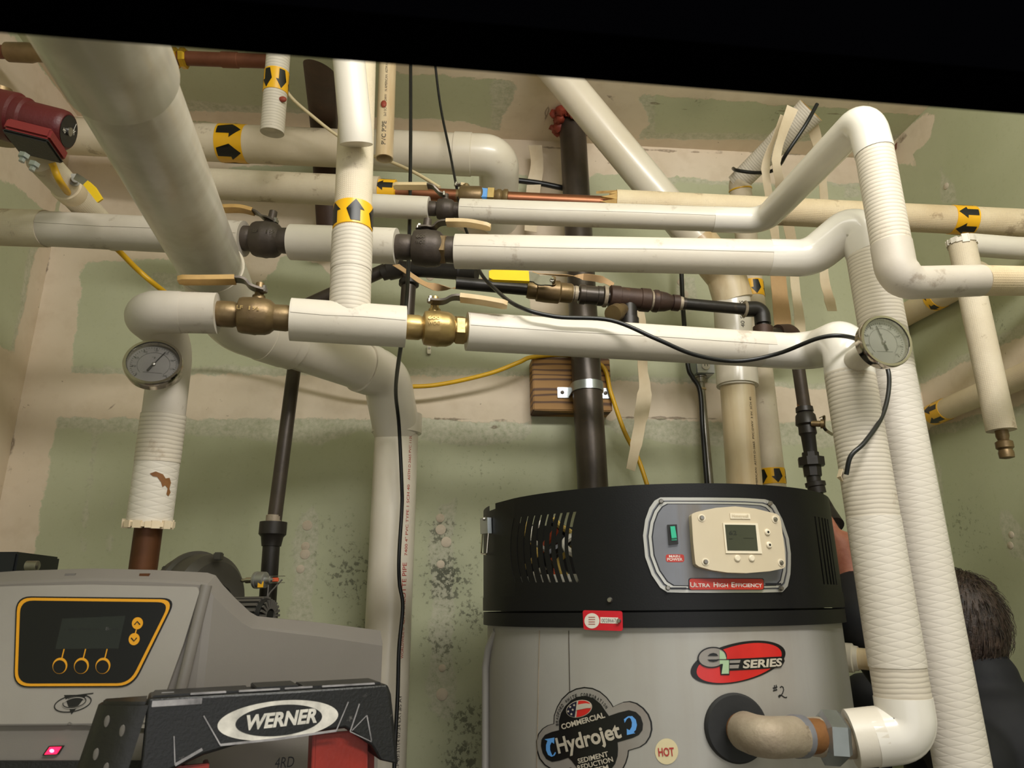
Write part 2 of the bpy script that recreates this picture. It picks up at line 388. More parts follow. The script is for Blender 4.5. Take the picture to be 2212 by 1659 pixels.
def stroke(pts, w, mapf, off, thick=.0004, bm=None, step=.02):
    """pen line: polyline with width"""
    bm = bm or B()
    P = [Vector(p) for p in pts]; l, r = [], []
    for i, p in enumerate(P):
        t = (P[min(i + 1, len(P) - 1)] - P[max(i - 1, 0)]).normalized(); n = Vector((-t.y, t.x)) * w / 2; l.append(tuple(p + n)); r.append(tuple(p - n))
    for i in range(len(P) - 1): patch([l[i], l[i + 1], r[i + 1], r[i]], mapf, off, thick, step, bm)
    return bm
_tx = {}
def text_shape(s, bold=0., shear=0.):
    key = (s, bold, shear)
    if key not in _tx:
        cu = bpy.data.curves.new('tmp', 'FONT'); cu.body = s; cu.size = 1; cu.offset = bold; cu.shear = shear; cu.resolution_u = 3; cu.fill_mode = 'FRONT'
        o = bpy.data.objects.new('tmp', cu); COL.objects.link(o); bpy.context.view_layer.update()
        me = bpy.data.meshes.new_from_object(o.evaluated_get(bpy.context.evaluated_depsgraph_get()))
        V = [tuple(v.co[:2]) for v in me.vertices]; Fc = [tuple(p.vertices) for p in me.polygons]
        bpy.data.objects.remove(o); bpy.data.curves.remove(cu); bpy.data.meshes.remove(me)
        x0 = min(v[0] for v in V); x1 = max(v[0] for v in V); y1 = max(v[1] for v in V)
        _tx[key] = ([(v[0] - x0, v[1]) for v in V], Fc, x1 - x0, y1)
    return _tx[key]
def text(s, fn, width, height, bold=0., shear=0., bm=None, thick=None, mapf=None, off=.001):
    """letters fitted to width x height; fn(x, y) -> (a, b) on the surface, mapf(a, b, h) -> place"""
    bm = bm or B(); V, Fc, w, h = text_shape(s, bold, shear); hh = h if h > .3 else .7
    vs = [bm.verts.new(mapf(*fn(x / w * width, y / hh * height), off)) for x, y in V]
    fs = []
    for f in Fc:
        try: fs.append(bm.faces.new([vs[i] for i in f]))
        except ValueError: pass
    bmesh.ops.recalc_face_normals(bm, faces=fs)
    return bm
def on_tube(A, Bp, r, turn=0.):
    """map (along the axis from A, round it in metres, height) on a pipe; round = 0 faces the camera"""
    d = (Bp - A).normalized(); e = CAM - A; e = (e - d * e.dot(d)).normalized(); s = d.cross(e)
    def f(a, b, h):
        t = b / r + turn; return A + d * a + (e * math.cos(t) + s * math.sin(t)) * (r + h)
    return f
def swap(mapf): return lambda a, b, h: mapf(b, a, h)
# ================================================================== ROOM
XL = (y3(60, 734, WALL_Y).x + y3(114, 537, WALL_Y).x + y3(17, 1035, WALL_Y).x) / 3
XR = (y3(1895, 333, WALL_Y).x + y3(1990, 860, WALL_Y).x) / 2
YF = -2.3
def drywall_mat():
    m = bpy.data.materials.new('green_drywall'); m.use_nodes = True; nt = m.node_tree; N = nt.nodes; L = nt.links; b = N['Principled BSDF']
    b.inputs['Roughness'].default_value = .62
    tc = N.new('ShaderNodeTexCoord')
    def noise(s, d=5, r=.6):
        n = N.new('ShaderNodeTexNoise'); n.inputs['Scale'].default_value = s; n.inputs['Detail'].default_value = d; n.inputs['Roughness'].default_value = r
        L.new(tc.outputs['Object'], n.inputs['Vector']); return n.outputs['Fac']
    def op(o, a, c=None, e=None):
        q = N.new('ShaderNodeMath'); q.operation = o
        for i, v in enumerate((a, c, e)):
            if v is None: continue
            if isinstance(v, (int, float)): q.inputs[i].default_value = v
            else: L.new(v, q.inputs[i])
        return q.outputs[0]
    def rng(f, lo, hi, a=0, z=1):
        r = N.new('ShaderNodeMapRange'); r.clamp = True
        for i, v in enumerate((lo, hi, a, z)): r.inputs[i + 1].default_value = v
        L.new(f, r.inputs[0]); return r.outputs[0]
    def attr(n):
        a = N.new('ShaderNodeAttribute'); a.attribute_name = n; return a.outputs['Fac']
    def mix(fac, a, c):
        x = N.new('ShaderNodeMix'); x.data_type = 'RGBA'
        if isinstance(fac, (int, float)): x.inputs[0].default_value = fac
        else: L.new(fac, x.inputs[0])
        for i, v in ((6, a), (7, c)):
            if isinstance(v, tuple): x.inputs[i].default_value = (*lin(v), 1)
            else: L.new(v, x.inputs[i])
        return x.outputs[2]
    n1, n2, n3 = noise(2.2), noise(14), noise(70, 6, .7)
    green = mix(rng(n1, .3, .7), (178, 180, 146), (190, 191, 160)); green = mix(rng(n3, .55, .75, 0, .35), green, (158, 158, 122))
    green = mix(rng(noise(120, 2), .70, .74, 0, .6), green, (188, 192, 170))
    edge = op('ADD', op('MULTIPLY', op('SUBTRACT', n2, .5), .05), op('MULTIPLY', op('SUBTRACT', n3, .5), .03))
    sk = rng(op('ADD', attr('skim'), edge), -.003, .004); skim = mix(rng(n3, .35, .65), (206, 200, 180), (172, 172, 144))
    cream = mix(rng(n1, .3, .7), (230, 214, 192), (214, 196, 170)); cream = mix(rng(n2, .5, .8, 0, .4), cream, (190, 168, 138))
    cream = mix(rng(noise(45, 3), .72, .75, 0, .6), cream, (120, 96, 66))
    th = rng(op('ADD', attr('compound'), op('MULTIPLY', edge, .8)), -.002, .003)
    col = mix(op('MULTIPLY', sk, .85), green, skim); col = mix(th, col, cream)
    crk = rng(op('ABSOLUTE', op('ADD', attr('crack'), op('MULTIPLY', op('SUBTRACT', n2, .5), .03))), .0, .004, .75, 0); col = mix(crk, col, (96, 70, 44))
    mo = attr('mould'); dots = rng(op('ADD', n3, op('MULTIPLY', mo, .22)), .66, .72)
    col = mix(op('MULTIPLY', op('MULTIPLY', dots, mo), .9), col, (46, 44, 32)); col = mix(op('MULTIPLY', mo, .35), col, (74, 80, 52))
    L.new(col, b.inputs['Base Color'])
    bp = N.new('ShaderNodeBump'); bp.inputs['Strength'].default_value = .25; bp.inputs['Distance'].default_value = .003
    L.new(op('ADD', op('MULTIPLY', th, 1.2), op('MULTIPLY', n3, .35)), bp.inputs['Height']); L.new(bp.outputs[0], b.inputs['Normal'])
    MATS['green_drywall'] = m
drywall_mat()
def sdf(P, poly):
    """signed distance to a polygon, positive inside (numpy)"""
    poly = np.array(poly); n = len(poly); d = np.full(len(P), 1e9); ins = np.zeros(len(P), bool)
    for i in range(n):
        a, b = poly[i], poly[(i + 1) % n]; e = b - a; w = P - a; t = np.clip((w @ e) / (e @ e), 0, 1); q = w - t[:, None] * e
        d = np.minimum(d, (q ** 2).sum(1)); c = ((a[1] <= P[:, 1]) != (b[1] <= P[:, 1]))
        with np.errstate(divide='ignore', invalid='ignore'):
            ins ^= c & (P[:, 0] < e[0] * (P[:, 1] - a[1]) / (e[1] if e[1] else 1e-12) + a[0])
    return np.where(ins, 1, -1) * np.sqrt(d)
def pline(P, pts):
    d = np.full(len(P), 1.)
    for a, b in zip(pts, pts[1:]):
        a, b = np.array(a), np.array(b); e = b - a; w = P - a; t = np.clip((w @ e) / (e @ e), 0, 1); q = w - t[:, None] * e; d = np.minimum(d, np.sqrt((q ** 2).sum(1)))
    return d
def drywall(name, P0, eu, lu, ev, lv, step, thick, skim, mould, cracks):
    """a drywall sheet; joint compound, skim coat and mould as smooth distance fields on its grid"""
    nrm = eu.cross(ev).normalized(); nu, nv = int(lu / step) + 1, int(lv / step) + 1
    us, vs = np.linspace(0, lu, nu), np.linspace(0, lv, nv); U, V = np.meshgrid(us, vs); P = np.stack([U.ravel(), V.ravel()], 1)
    co = np.array(P0) + P[:, :1] * np.array(eu) + P[:, 1:] * np.array(ev)
    me = bpy.data.meshes.new(name); idx = np.arange(nu * nv).reshape(nv, nu)
    fc = np.stack([idx[:-1, :-1], idx[:-1, 1:], idx[1:, 1:], idx[1:, :-1]], -1).reshape(-1, 4)
    me.from_pydata(co.tolist(), [], fc.tolist())
    def to2(p):
        w = plane3(p[0], p[1], P0, nrm) - P0; return (w.dot(eu), w.dot(ev))
    for key, polys in (('compound', thick), ('skim', skim)):
        d = np.full(len(P), -1.)
        for q in polys: d = np.maximum(d, sdf(P, [to2(p) for p in q]))
        me.attributes.new(key, 'FLOAT', 'POINT').data.foreach_set('value', d.astype(np.float32))
    d = np.zeros(len(P))
    for x, y, r, a in mould:
        c = np.array(to2((x, y))); c2 = np.array(to2((x + r, y))); rr = np.linalg.norm(c2 - c); d = np.maximum(d, a * np.exp(-((P - c) ** 2).sum(1) / (rr * rr)))
    me.attributes.new('mould', 'FLOAT', 'POINT').data.foreach_set('value', d.astype(np.float32))
    d = np.full(len(P), 1.)
    for q in cracks: d = np.minimum(d, pline(P, [to2(p) for p in q]))
    me.attributes.new('crack', 'FLOAT', 'POINT').data.foreach_set('value', d.astype(np.float32))
    me.materials.append(MATS['green_drywall']); o = bpy.data.objects.new(name, me); COL.objects.link(o); o['kind'] = 'structure'; return o
VX, VY, VZ = Vector((1, 0, 0)), Vector((0, 1, 0)), Vector((0, 0, 1))
wall_back = drywall('wall_back', Vector((XL, WALL_Y, 0)), VX, XR - XL, VZ, CEIL_Z, .0125,
    [[(-90, 806), (600, 810), (1146, 812), (1148, 916), (900, 905), (430, 905), (-90, 900)],
     [(1308, 822), (1600, 832), (2050, 850), (2050, 917), (1600, 912), (1310, 905)],
     [(40, 500), (182, 540), (155, 800), (120, 930), (70, 1210), (-160, 1230), (-160, 600)],
     [(100, 220), (2000, 330), (2000, 395), (1640, 395), (1400, 380), (1280, 375), (1230, 470), (1140, 480), (1140, 380), (1000, 360), (720, 353), (520, 360), (460, 365), (400, 340), (100, 330)],
     [(130, 330), (460, 350), (520, 380), (720, 380), (720, 598), (690, 572), (640, 556), (610, 553), (585, 590), (560, 622), (530, 600), (390, 580), (380, 560), (185, 565), (130, 545)],
     [(970, 420), (1245, 420), (1240, 690), (1150, 690), (1130, 600), (1000, 500), (960, 480)]],
    [[(100, 795), (860, 790), (1142, 803), (1142, 830), (100, 830)],
     [(100, 890), (1148, 900), (1150, 928), (1130, 948), (1050, 962), (960, 960), (900, 948), (780, 932), (740, 945), (692, 968), (640, 956), (430, 943), (300, 935), (100, 925)],
     [(1310, 812), (2050, 835), (2050, 860), (1310, 850)], [(1310, 895), (2050, 915), (2050, 968), (1450, 962), (1335, 936), (1310, 920)],
     [(685, 1083), (690, 1110), (672, 1380), (628, 1380), (632, 1180), (650, 1115)],
     [(987, 1071), (978, 1150), (978, 1400), (990, 1540), (960, 1570), (930, 1530), (912, 1480), (928, 1440), (930, 1150), (950, 1100)],
     [(1465, 598), (1500, 600), (1507, 640), (1490, 682), (1462, 670), (1455, 630)], [(1715, 640), (1738, 655), (1735, 690), (1715, 690)],
     [(1400, 380), (2000, 395), (2000, 404), (1400, 396)], [(227, 750), (232, 750), (207, 960), (178, 1210), (172, 1210), (202, 960)], [(192, 990), (197, 990), (190, 1100), (186, 1100)], [(243, 1000), (246, 1000), (238, 1190), (234, 1190)], [(330, 590), (420, 590), (420, 660), (300, 660)], [(1830, 405), (1862, 408), (1862, 428), (1826, 425)]],
    [(965, 1250, 70, 1.), (955, 1150, 50, .8), (960, 1400, 70, .7), (760, 1240, 90, .75), (720, 1150, 70, .5), (1015, 1330, 50, .8), (1010, 1560, 60, .8), (900, 1000, 90, .35), (1060, 1010, 120, .35), (1030, 1200, 40, .5), (1000, 1640, 60, .9), (820, 1350, 80, .7)],
    [[(17, 1035), (60, 734), (114, 537)], [(45, 1000), (85, 790)], [(940, 903), (1130, 912)], [(1334, 901), (1562, 906), (1700, 912)], [(1050, 920), (1120, 938)], [(1160, 318), (1900, 338)], [(215, 905), (260, 860), (285, 840)]])
for i, (x, y, w) in enumerate(((664, 1135, 22), (660, 1180, 19), (659, 1197, 22), (649, 1229, 18), (951, 1119, 19), (952, 1144, 23), (964, 1171, 23), (952, 1219, 18), (955, 1443, 16), (955, 1500, 26), (1471, 610, 18), (1478, 636, 20), (929, 598, 18), (1474, 660, 15))):
    p = y3(x, y, WALL_Y); r = rad(w, p)
    o = struct('wall_screw_dab', lathe(p + VY * .002, p - VY, [(0, r), (.0035, r * .96), (.005, r * .7), (.0055, .0001)], 18, caps=(True, False)), 'dab', wall_back)
for s, X, eu in (('left', XL, -VY), ('right', XR, VY)):
    P0 = Vector((X, WALL_Y if s == 'left' else YF, 0))
    # left wall: u runs towards the viewer; right wall: u runs away, so both face the room
    if s == 'left':
        drywall('wall_left', Vector((XL, WALL_Y, 0)), -VY, WALL_Y - YF, VZ, CEIL_Z, .025,
            [[(-300, -200), (60, 110), (175, 255), (150, 345), (112, 470), (85, 445), (30, 400), (-300, 250)], [(118, 520), (76, 540), (28, 762), (-60, 720), (-300, 700), (-300, 1300), (0, 1290), (30, 1035), (70, 734)]],
            [[(125, 520), (60, 540), (20, 780), (60, 800)]], [], [[(17, 1035), (60, 734), (114, 537)]])
    else:
        drywall('wall_right', Vector((XR, YF, 0)), VY, WALL_Y - YF, VZ, CEIL_Z, .025,
            [[(1975, 838), (2212, 722), (2300, 680), (2300, 830), (2212, 871), (1975, 930)], [(1890, 330), (2002, 245), (2022, 248), (2010, 300), (1975, 332), (1980, 360), (1962, 358), (1935, 350), (1900, 370)]],
            [[(1970, 826), (2212, 698), (2300, 650), (2300, 700), (2212, 730), (1970, 845)], [(1975, 920), (2212, 862), (2300, 810), (2300, 850), (2212, 893), (1985, 950)],
             [(1990, 930), (2032, 1000), (2060, 1260), (2050, 1500), (2000, 1500)], [(2030, 360), (2045, 380), (2078, 440), (2035, 440), (2028, 390)], [(2062, 500), (2080, 500), (2080, 540), (2062, 540)],
             [(2165, 1080), (2200, 1130), (2225, 1160), (2225, 1215), (2180, 1200), (2162, 1130)]],
            [(2150, 700, 60, .5), (2080, 1150, 80, .5)], [[(1927, 307), (2007, 247)], [(1940, 312), (2004, 260)]])
for x, y, w in ((2044, 402, 15), (2185, 1155, 15), (2183, 1178, 16)):
    p = plane3(x, y, Vector((XR, 0, 0)), VX); r = rad(w, p)
    struct('wall_screw_dab', lathe(p + VX * .002, p - VX, [(0, r), (.0035, r * .96), (.005, r * .7), (.0055, .0001)], 18, caps=(True, False)), 'dab', bpy.data.objects['wall_right'])
drywall('ceiling', Vector((XL, YF, CEIL_Z)), VY, WALL_Y - YF, VX, XR - XL, .02,
    [[(60, 235), (420, 262), (1160, 312), (2000, 345), (2000, 306), (1400, 300), (1140, 303), (1080, 285), (1000, 262), (650, 245), (420, 240), (60, 200)],
     [(1200, 120), (1115, 180), (1110, 215), (1085, 250), (1080, 290), (1120, 320), (1260, 325), (1370, 308), (1402, 270), (1395, 235), (1380, 215), (1400, 120)],
     [(850, 158), (1110, 175), (1300, 198), (2100, 255), (2100, 150), (850, 80)], [(60, 100), (150, 250), (190, 262), (340, 262), (170, 60)]],
    [[(60, 240), (2000, 340), (2000, 292), (1400, 285), (1080, 275), (650, 236), (60, 190)], [(1060, 170), (1420, 200), (1410, 300), (1060, 290)]],
    [(1500, 225, 40, .5), (1700, 245, 60, .5)], [[(1290, 195), (1330, 212), (1400, 220), (1480, 236), (1560, 236), (1700, 240), (1850, 247)], [(1190, 218), (1172, 270), (1160, 318)], [(1310, 205), (1330, 222)]])
struct('floor', box(Vector(((XL + XR) / 2, (WALL_Y + YF) / 2, -.05)), VX * ((XR - XL) / 2 + .1), VY * ((WALL_Y - YF) / 2 + .1), VZ * .05), 'concrete')
# ================================================================== PIPES
def pipe(name, label, cat, pts, w, m, bend=.06, ref=0, seg=24, caps=(True, True), par=None, plabel=None):
    """one length of pipe through places; w = its width in picture points at pts[ref]"""
    r = rad(w, pts[ref]); bm = tube(pts, r, bend, seg, caps)
    o = part(name, bm, m, par, plabel) if par else solo(name, bm, m, label, cat)
    return o, r
def arrows(par, A, Bp, r, s0, s1, direction, n=3, name='flow_arrow_band', turn=0., pitch=None, half=.5):
    """yellow marker band round a pipe from s0 to s1 metres along A->Bp with black arrows pointing along (1) or against (-1) it"""
    d = (Bp - A).normalized(); bd = part(name, lathe(A + d * s0, A + d * s1, [(0, r + .0005), (.0003, r + .0012), (s1 - s0 - .0003, r + .0012), (s1 - s0, r + .0005)], 32), 'label_yellow', par, 'yellow band with black flow arrows')
    mf = swap(on_tube(A, Bp, r, turn)); L = s1 - s0; c = (s0 + s1) / 2; p = pitch or 2 * r * .62
    hw, sw, hl = p * .37, p * .19, L * .40
    for k in range(-(n // 2) - (1 if half else 0), n // 2 + 1):
        o = (k + half) * p
        a = [(o - sw, c - direction * L * .42), (o + sw, c - direction * L * .42), (o + sw, c + direction * (L * .46 - hl)), (o + hw, c + direction * (L * .46 - hl)), (o, c + direction * L * .46), (o - hw, c + direction * (L * .46 - hl)), (o - sw, c + direction * (L * .46 - hl))]
        part('flow_arrow', patch(a, mf, .0014, .0004, .006), 'label_black', bd)
    return bd
def to_ceiling(p, q):
    d = (p - q).normalized(); return q + d * ((CEIL_Z + .01 - q.z) / d.z)
def to_wall(p, q):
    d = (p - q).normalized(); return q + d * ((XR + .01 - q.x) / d.x)
def lap(par, A, Bp, r, m='jacket_white'):
    L = (Bp - A).length; return part('lap_seam', patch([(-r * 1.15, .002), (-r * .34, .002), (-r * .30, L * .3), (-r * .35, L * .62), (-r * .31, L - .002), (-r * 1.15, L - .002)], swap(on_tube(A, Bp, r)), .0001, .0006, .004), m, par)
def ball_valve(label, A, Bp, R, body_mat, stem_s, up, handle, hmat, lmat='lever_steel', text_=None, hw=.02, nut=None, cat='valve', split=.35, text_turn=0., boss=.022, prof=None):
    """A, Bp ends; R body radius; handle = places along the lever from stem to tip"""
    d = (Bp - A); L = d.length; d.normalize(); t = thing('ball_valve', label, cat, (A + Bp) / 2)
    pr = prof or [(0, .66), (.06, .70), (.22, .70), (.27, .62), (.30, .92), (.34, .97), (.46, 1), (.52, 1.03), (.55, 1.0), (.66, .98), (.72, .9), (.78, .70), (.94, .72), (1, .66)]
    part('valve_body', lathe(A, Bp, [(s * L, q * R) for s, q in pr], 32), body_mat, t)
    if nut: part('end_nut', lathe(A + d * L * nut[0], Bp, [(0, R * .78), (L * nut[1] * .12, R * .84), (L * nut[1] * .88, R * .84), (L * nut[1], R * .78)], 6), nut[2] if len(nut) > 2 else body_mat, t, ang=20)
    S = A + d * stem_s * L; up = (up - d * up.dot(d)).normalized()
    part('stem', lathe(S + up * R * .85, S + up, [(0, R * .36), (R * .3, R * .34), (R * .3, R * .24), (R * .3 + boss, R * .22)], 16), body_mat, t)
    top = handle[0]
    lv = part('lever', bar(spline(handle[:max(3, len(handle) - 1)], 5), d.cross(up), hw, .0035), lmat, t)
    part('lever_nut', lathe(top - up * .002, top + up, [(0, R * .2), (.006, R * .2), (.007, R * .12), (.011, R * .12)], 6), 'steel', t, ang=20)
    g = spline(handle[-3:], 6); g = g[1:]
    part('lever_grip', bar(g, d.cross(up), [hw * (1.12 if i < len(g) - 1 else .7) for i in range(len(g))], .0075), hmat, t)
    if text_:
        bm = B(); mf = swap(on_tube(A, Bp, R * 1.0, text_turn))
        for i, (s, a, b_, w, h) in enumerate(text_): text(s, lambda x, y, a=a, b_=b_: (b_ * R - y, a * L + x), w * L, h * R, .02, bm=bm, mapf=mf, off=.0016)
        part('cast_lettering', bm, 'lever_steel' if 'bronze' in body_mat else 'brass_bright', t, 'raised cast letters on the valve body')
    return t
UPV = Vector((0, 0, 1))
# ---- lower white line N (nearest): elbow at the gauge pipe, brass valve, tee, brass valve, long run, elbow into pipe Q
QY, MY, KY = 1.04, 1.10, .965
Na, Nb = z3(470, 677, 1.085), z3(1010, 717, 1.165)
def Nz(x, y): return z3(x, y, 1.085 + (x - 470) / 540 * .08)
rN = rad(90, Na)
t = thing('insulated_pipe', 'white insulated pipe with rounded elbow dropping to the boiler behind the shade-toned thermometer', 'pipe', Na)
Pt, Pb = y3(374, 745, 1.135), y3(322, 1135, 1.165)
pp = [Na, z3(303, 673, 1.06), y3(374, 730, 1.135), Pt + (Pb - Pt) * .35]
part('elbow_cover', tube([z3(392, 675, 1.075), pp[1], pp[2], Pt + (Pb - Pt) * .42], rN * 1.01, .05, 28), 'jacket_grey', t)
part('pipe_jacket', tube([Na, z3(392, 675, 1.075)], rN * .985, 0, 28), 'jacket_grey', t)
rP = rad(90, Pt)
part('riser_jacket', tube([Pt + (Pb - Pt) * .40, Pt + (Pb - Pt) * .66], rP * .99, 0, 28), 'jacket_ridged', t)
bmr = tube([Pt + (Pb - Pt) * .64, Pb], rP * .97, 0, 28)
part('lower_jacket', bmr, 'jacket_diamond', t, 'quilted jacket with a brown stain and torn lower edge')
# torn collar and stain
d_ = (Pb - Pt).normalized(); Lp = (Pb - Pt).length
bm = B(); fr = frame(d_)
for k in range(26):
    a = 2 * PI * k / 26; p = Pb + (fr[0] * math.cos(a) + fr[1] * math.sin(a)) * rP * .99; q = random.uniform(.003, .008)
    box(p - d_ * .002, (fr[0] * math.cos(a) + fr[1] * math.sin(a)) * q * .7, (fr[1] * math.cos(a) - fr[0] * math.sin(a)) * .006, d_ * q, 0, bm)
part('torn_edge', bm, 'strip_cream', t)
mfP = swap(on_tube(Pt, Pb, rP * .97))
q_ = 1.165 / F; st_ = [(-14, 1030), (-4, 1025), (10, 1030), (16, 1038), (24, 1036), (29, 1046), (27, 1058), (31, 1066), (27, 1074), (22, 1070), (23, 1058), (17, 1052), (12, 1056), (8, 1046), (0, 1036), (-8, 1035)]
part('rust_stain', patch([(-(a + 3) * q_, Lp * (b - 745) / 390) for a, b in st_], mfP, .0003, .0003, .006), 'steel_rust', t)
part('copper_tail', tube([Pb - d_ * .05, y3(303, 1272, 1.17)], rad(57, y3(318, 1180, 1.165)), 0, 24), 'copper_aged', t, 'bare brown copper below the jacket')
# valve left of tee
V1a, V1b = Nz(468, 677), Nz(628, 688)
ball_valve('tarnished brass ball valve with tan lever reaching over the fat drain pipe', V1a, V1b, rad(82, V1a), 'brass', .54, UPV, [Nz(570, 629), Nz(553, 624), Nz(540, 618), Nz(520, 604), Nz(450, 605), Nz(385, 605)], 'lever_tan', text_=[('LF', .30, -.30, .08, .2), ('1½', .46, -.30, .14, .2)])
# tee G
Ga, Gb = Nz(628, 690), Nz(876, 706)
Gt0 = Nz(755, 698); GY = Gt0.y
t = thing('insulated_tee', 'white insulated riser with yellow up-arrow band, standing on the tee between two brass valves', 'pipe', Gt0)
rT = rad(93, Ga)
part('tee_jacket', tube([Ga, Gb], rT, 0, 30), 'jacket_white', t); lap(t, Ga, Gb, rT)
g0, g1 = y3(755, 690, GY), y3(775, 110, GY)
rG = rad(86, y3(757, 600, GY))
def gp(y):
    a = y3(755, 690, GY); k = (y - 690) / (110 - 690); x = 755 + (775 - 755) * k; return y3(x, y, GY)
part('riser_jacket', tube([gp(690), gp(585)], rG * 1.01, 0, 28), 'jacket_ridged', t)
part('riser_jacket', tube([gp(588), gp(505)], rG * 1.03, 0, 28), 'jacket_ridged', t)
part('riser_jacket', tube([gp(510), to_ceiling(gp(60), gp(510))], rG * .96, 0, 28), 'jacket_canvas', t, 'stained canvas wrap on the upper riser')
aL = (gp(510) - gp(508)).length; Gd = (gp(60) - gp(510)); 
s_a, s_b = (gp(500) - gp(510)).dot(Gd.normalized()), (gp(449) - gp(510)).dot(Gd.normalized())
arrows(t, gp(510), gp(60), rG * .97, s_a, s_b, 1, 5, turn=.12, half=0)
part('branch_cover', tube([y3(770, 312, GY - .052), y3(768, 280, GY - .062), y3(747, 60, GY - .075)], rad(70, y3(770, 250, GY - .06)), .0, 24), 'jacket_white', t, 'smooth jacketed branch laid against the riser, brown stain at its end')
# valve right of tee
V2a, V2b = Nz(874, 706), Nz(1012, 714)
V2a, V2b = z3(874, 706, 1.15), z3(1012, 714, 1.17)
ball_valve('bright brass ball valve marked with raised letters, cream lever pointing to the yellow valve', V2a, V2b, rad(78, V2a), 'brass_bright', .46, UPV, [z3(930, 651, 1.155), z3(950, 652, 1.155), z3(962, 650, 1.155), z3(985, 642, 1.155), z3(1040, 649, 1.155), z3(1096, 659, 1.155)], 'lever_cream', text_=[('600', .34, -.52, .18, .2), ('WOG', .34, -.22, .18, .2)], nut=(.78, .16))
# long run and elbow into Q
t = thing('insulated_pipe', 'lowest long white insulated run, its rounded end dropping beside the heater to a union', 'pipe', z3(1400, 740, 1.23))
rR = rad(80, z3(1100, 725, 1.185))
def Rz(x): k = (x - 1010) / 690; return z3(x, 716 + k * 42, 1.17 + k * .115)
part('pipe_jacket', tube([Rz(1008), Rz(1660)], rR * 1.04, 0, 30), 'jacket_white', t); lap(t, Rz(1008), Rz(1660), rR * 1.04)
Qt = y3(1832, 790, QY); Qb = y3(1962, 1582, QY)
def qp(y): k = (y - 790) / (1582 - 790); return y3(1832 + 130 * k, y, QY)
rQ = rad(111, qp(1209))
Qp = [Rz(1640), Rz(1752), y3(1826, 732, QY), qp(815)]
part('elbow_cover', tube(Qp, [rR * 1.05 + (rQ * .98 - rR * 1.05) * i / 22 for i in range(24)] if len(fillet(Qp, .055)) == 24 else rR * 1.06, .055, 30), 'fitting_white', t)
part('pipe_jacket', tube([qp(806), qp(1120)], rQ * .985, 0, 30), 'jacket_ridged', t)
part('pipe_jacket', tube([qp(1118), qp(1440)], rQ, 0, 30), 'jacket_diamond', t)
part('pipe_jacket', tube([qp(1436), qp(1530)], rQ * .97, 0, 30), 'jacket_ridged', t)
Un = z3(1835, 1596, zd(Qb) + .012)
part('elbow_cover', tube([qp(1505), Qb, z3(1880, 1592, zd(Qb) + .006)], rQ * 1.0, .052, 30), 'fitting_white', t, 'glossy white elbow cover at the bottom')
part('pipe_jacket', tube([z3(1905, 1588, zd(Qb) + .004), z3(1838, 1595, zd(Qb) + .01)], rQ * .99, 0, 30), 'jacket_white', t)
part('torn_flap', bar([qp(1012) + RT * -rQ * .96, qp(1030) + RT * -rQ * 1.1, qp(1040) + RT * -rQ * .99], VY, [.012, .012, .004], .001), 'strip_cream', t)
# ---- middle white line L
def Lz(x, y): return z3(x, y, 1.46 - x / 1700 * .10)
rL = rad(77, Lz(640, 522))
t = thing('insulated_pipe', 'soiled white insulated pipe running behind the fat drain pipe to a dark valve', 'pipe', Lz(250, 500))
part('pipe_jacket', tube([Lz(-120, 487), Lz(100, 494)], rL * 1.06, 0, 28), 'jacket_canvas', t)
part('pipe_jacket', tube([Lz(96, 494), Lz(528, 516)], rL, 0, 28), 'jacket_grey', t); lap(t, Lz(96, 494), Lz(528, 516), rL, 'jacket_grey')
V3a, V3b = Lz(515, 514), Lz(632, 521)
ball_valve('dark bronze ball valve behind the fat drain pipe, worn cream lever', V3a, V3b, rad(78, V3a), 'bronze_dark', .54, UPV, [Lz(594, 480), Lz(580, 473), Lz(568, 470), Lz(553, 459), Lz(520, 451), Lz(478, 451)], 'lever_tan', text_=[('LF', .40, -.36, .1, .17), ('1½', .64, -.36, .16, .17)])
solo('insulated_pipe', tube([Lz(629, 523), Lz(857, 532)], rL, 0, 28), 'jacket_white', 'short white insulated stub passing behind the riser between two dark bronze valves', 'pipe')
V4a, V4b = Lz(855, 533), Lz(988, 540)
ball_valve('dark bronze ball valve with raised letters and a cream lever, on the middle white line', V4a, V4b, rad(80, V4a), 'bronze_dark', .46, UPV, [Lz(905, 493), Lz(922, 492), Lz(936, 493), Lz(955, 481), Lz(1010, 482), Lz(1060, 491)], 'lever_cream', text_=[('600', .38, -.55, .15, .19), ('WOG', .38, -.24, .15, .19)], nut=(.73, .10, 'brass'))
t = thing('insulated_pipe', 'middle long white insulated run, its rounded end dropping behind the heater-side pipe', 'pipe', Lz(1400, 549))
rL2 = rad(76, Lz(1300, 547))
part('pipe_jacket', tube([Lz(984, 543), Lz(1690, 557)], rL2, 0, 30), 'jacket_white', t); lap(t, Lz(984, 543), Lz(1690, 557), rL2)
def mp(y): k = (y - 485) / (1650 - 485); return y3(1866 + (2078 - 1866) * k, y, MY)
rM = rad(93, mp(600))
Mp = [Lz(1660, 556), Lz(1752, 558), y3(1850, 478, MY), mp(545)]
n_ = len(fillet(Mp, .06)); part('elbow_cover', tube(Mp, [rL2 * 1.02 + (rM - rL2) * i / (n_ - 1) for i in range(n_)], .06, 30), 'fitting_white', t)
part('pipe_jacket', tube([mp(535), mp(800)], rM * 1.0, 0, 30), 'jacket_ridged', t)
part('pipe_jacket', tube([mp(798), mp(1900)], rM * .99, 0, 30), 'jacket_diamond', t)
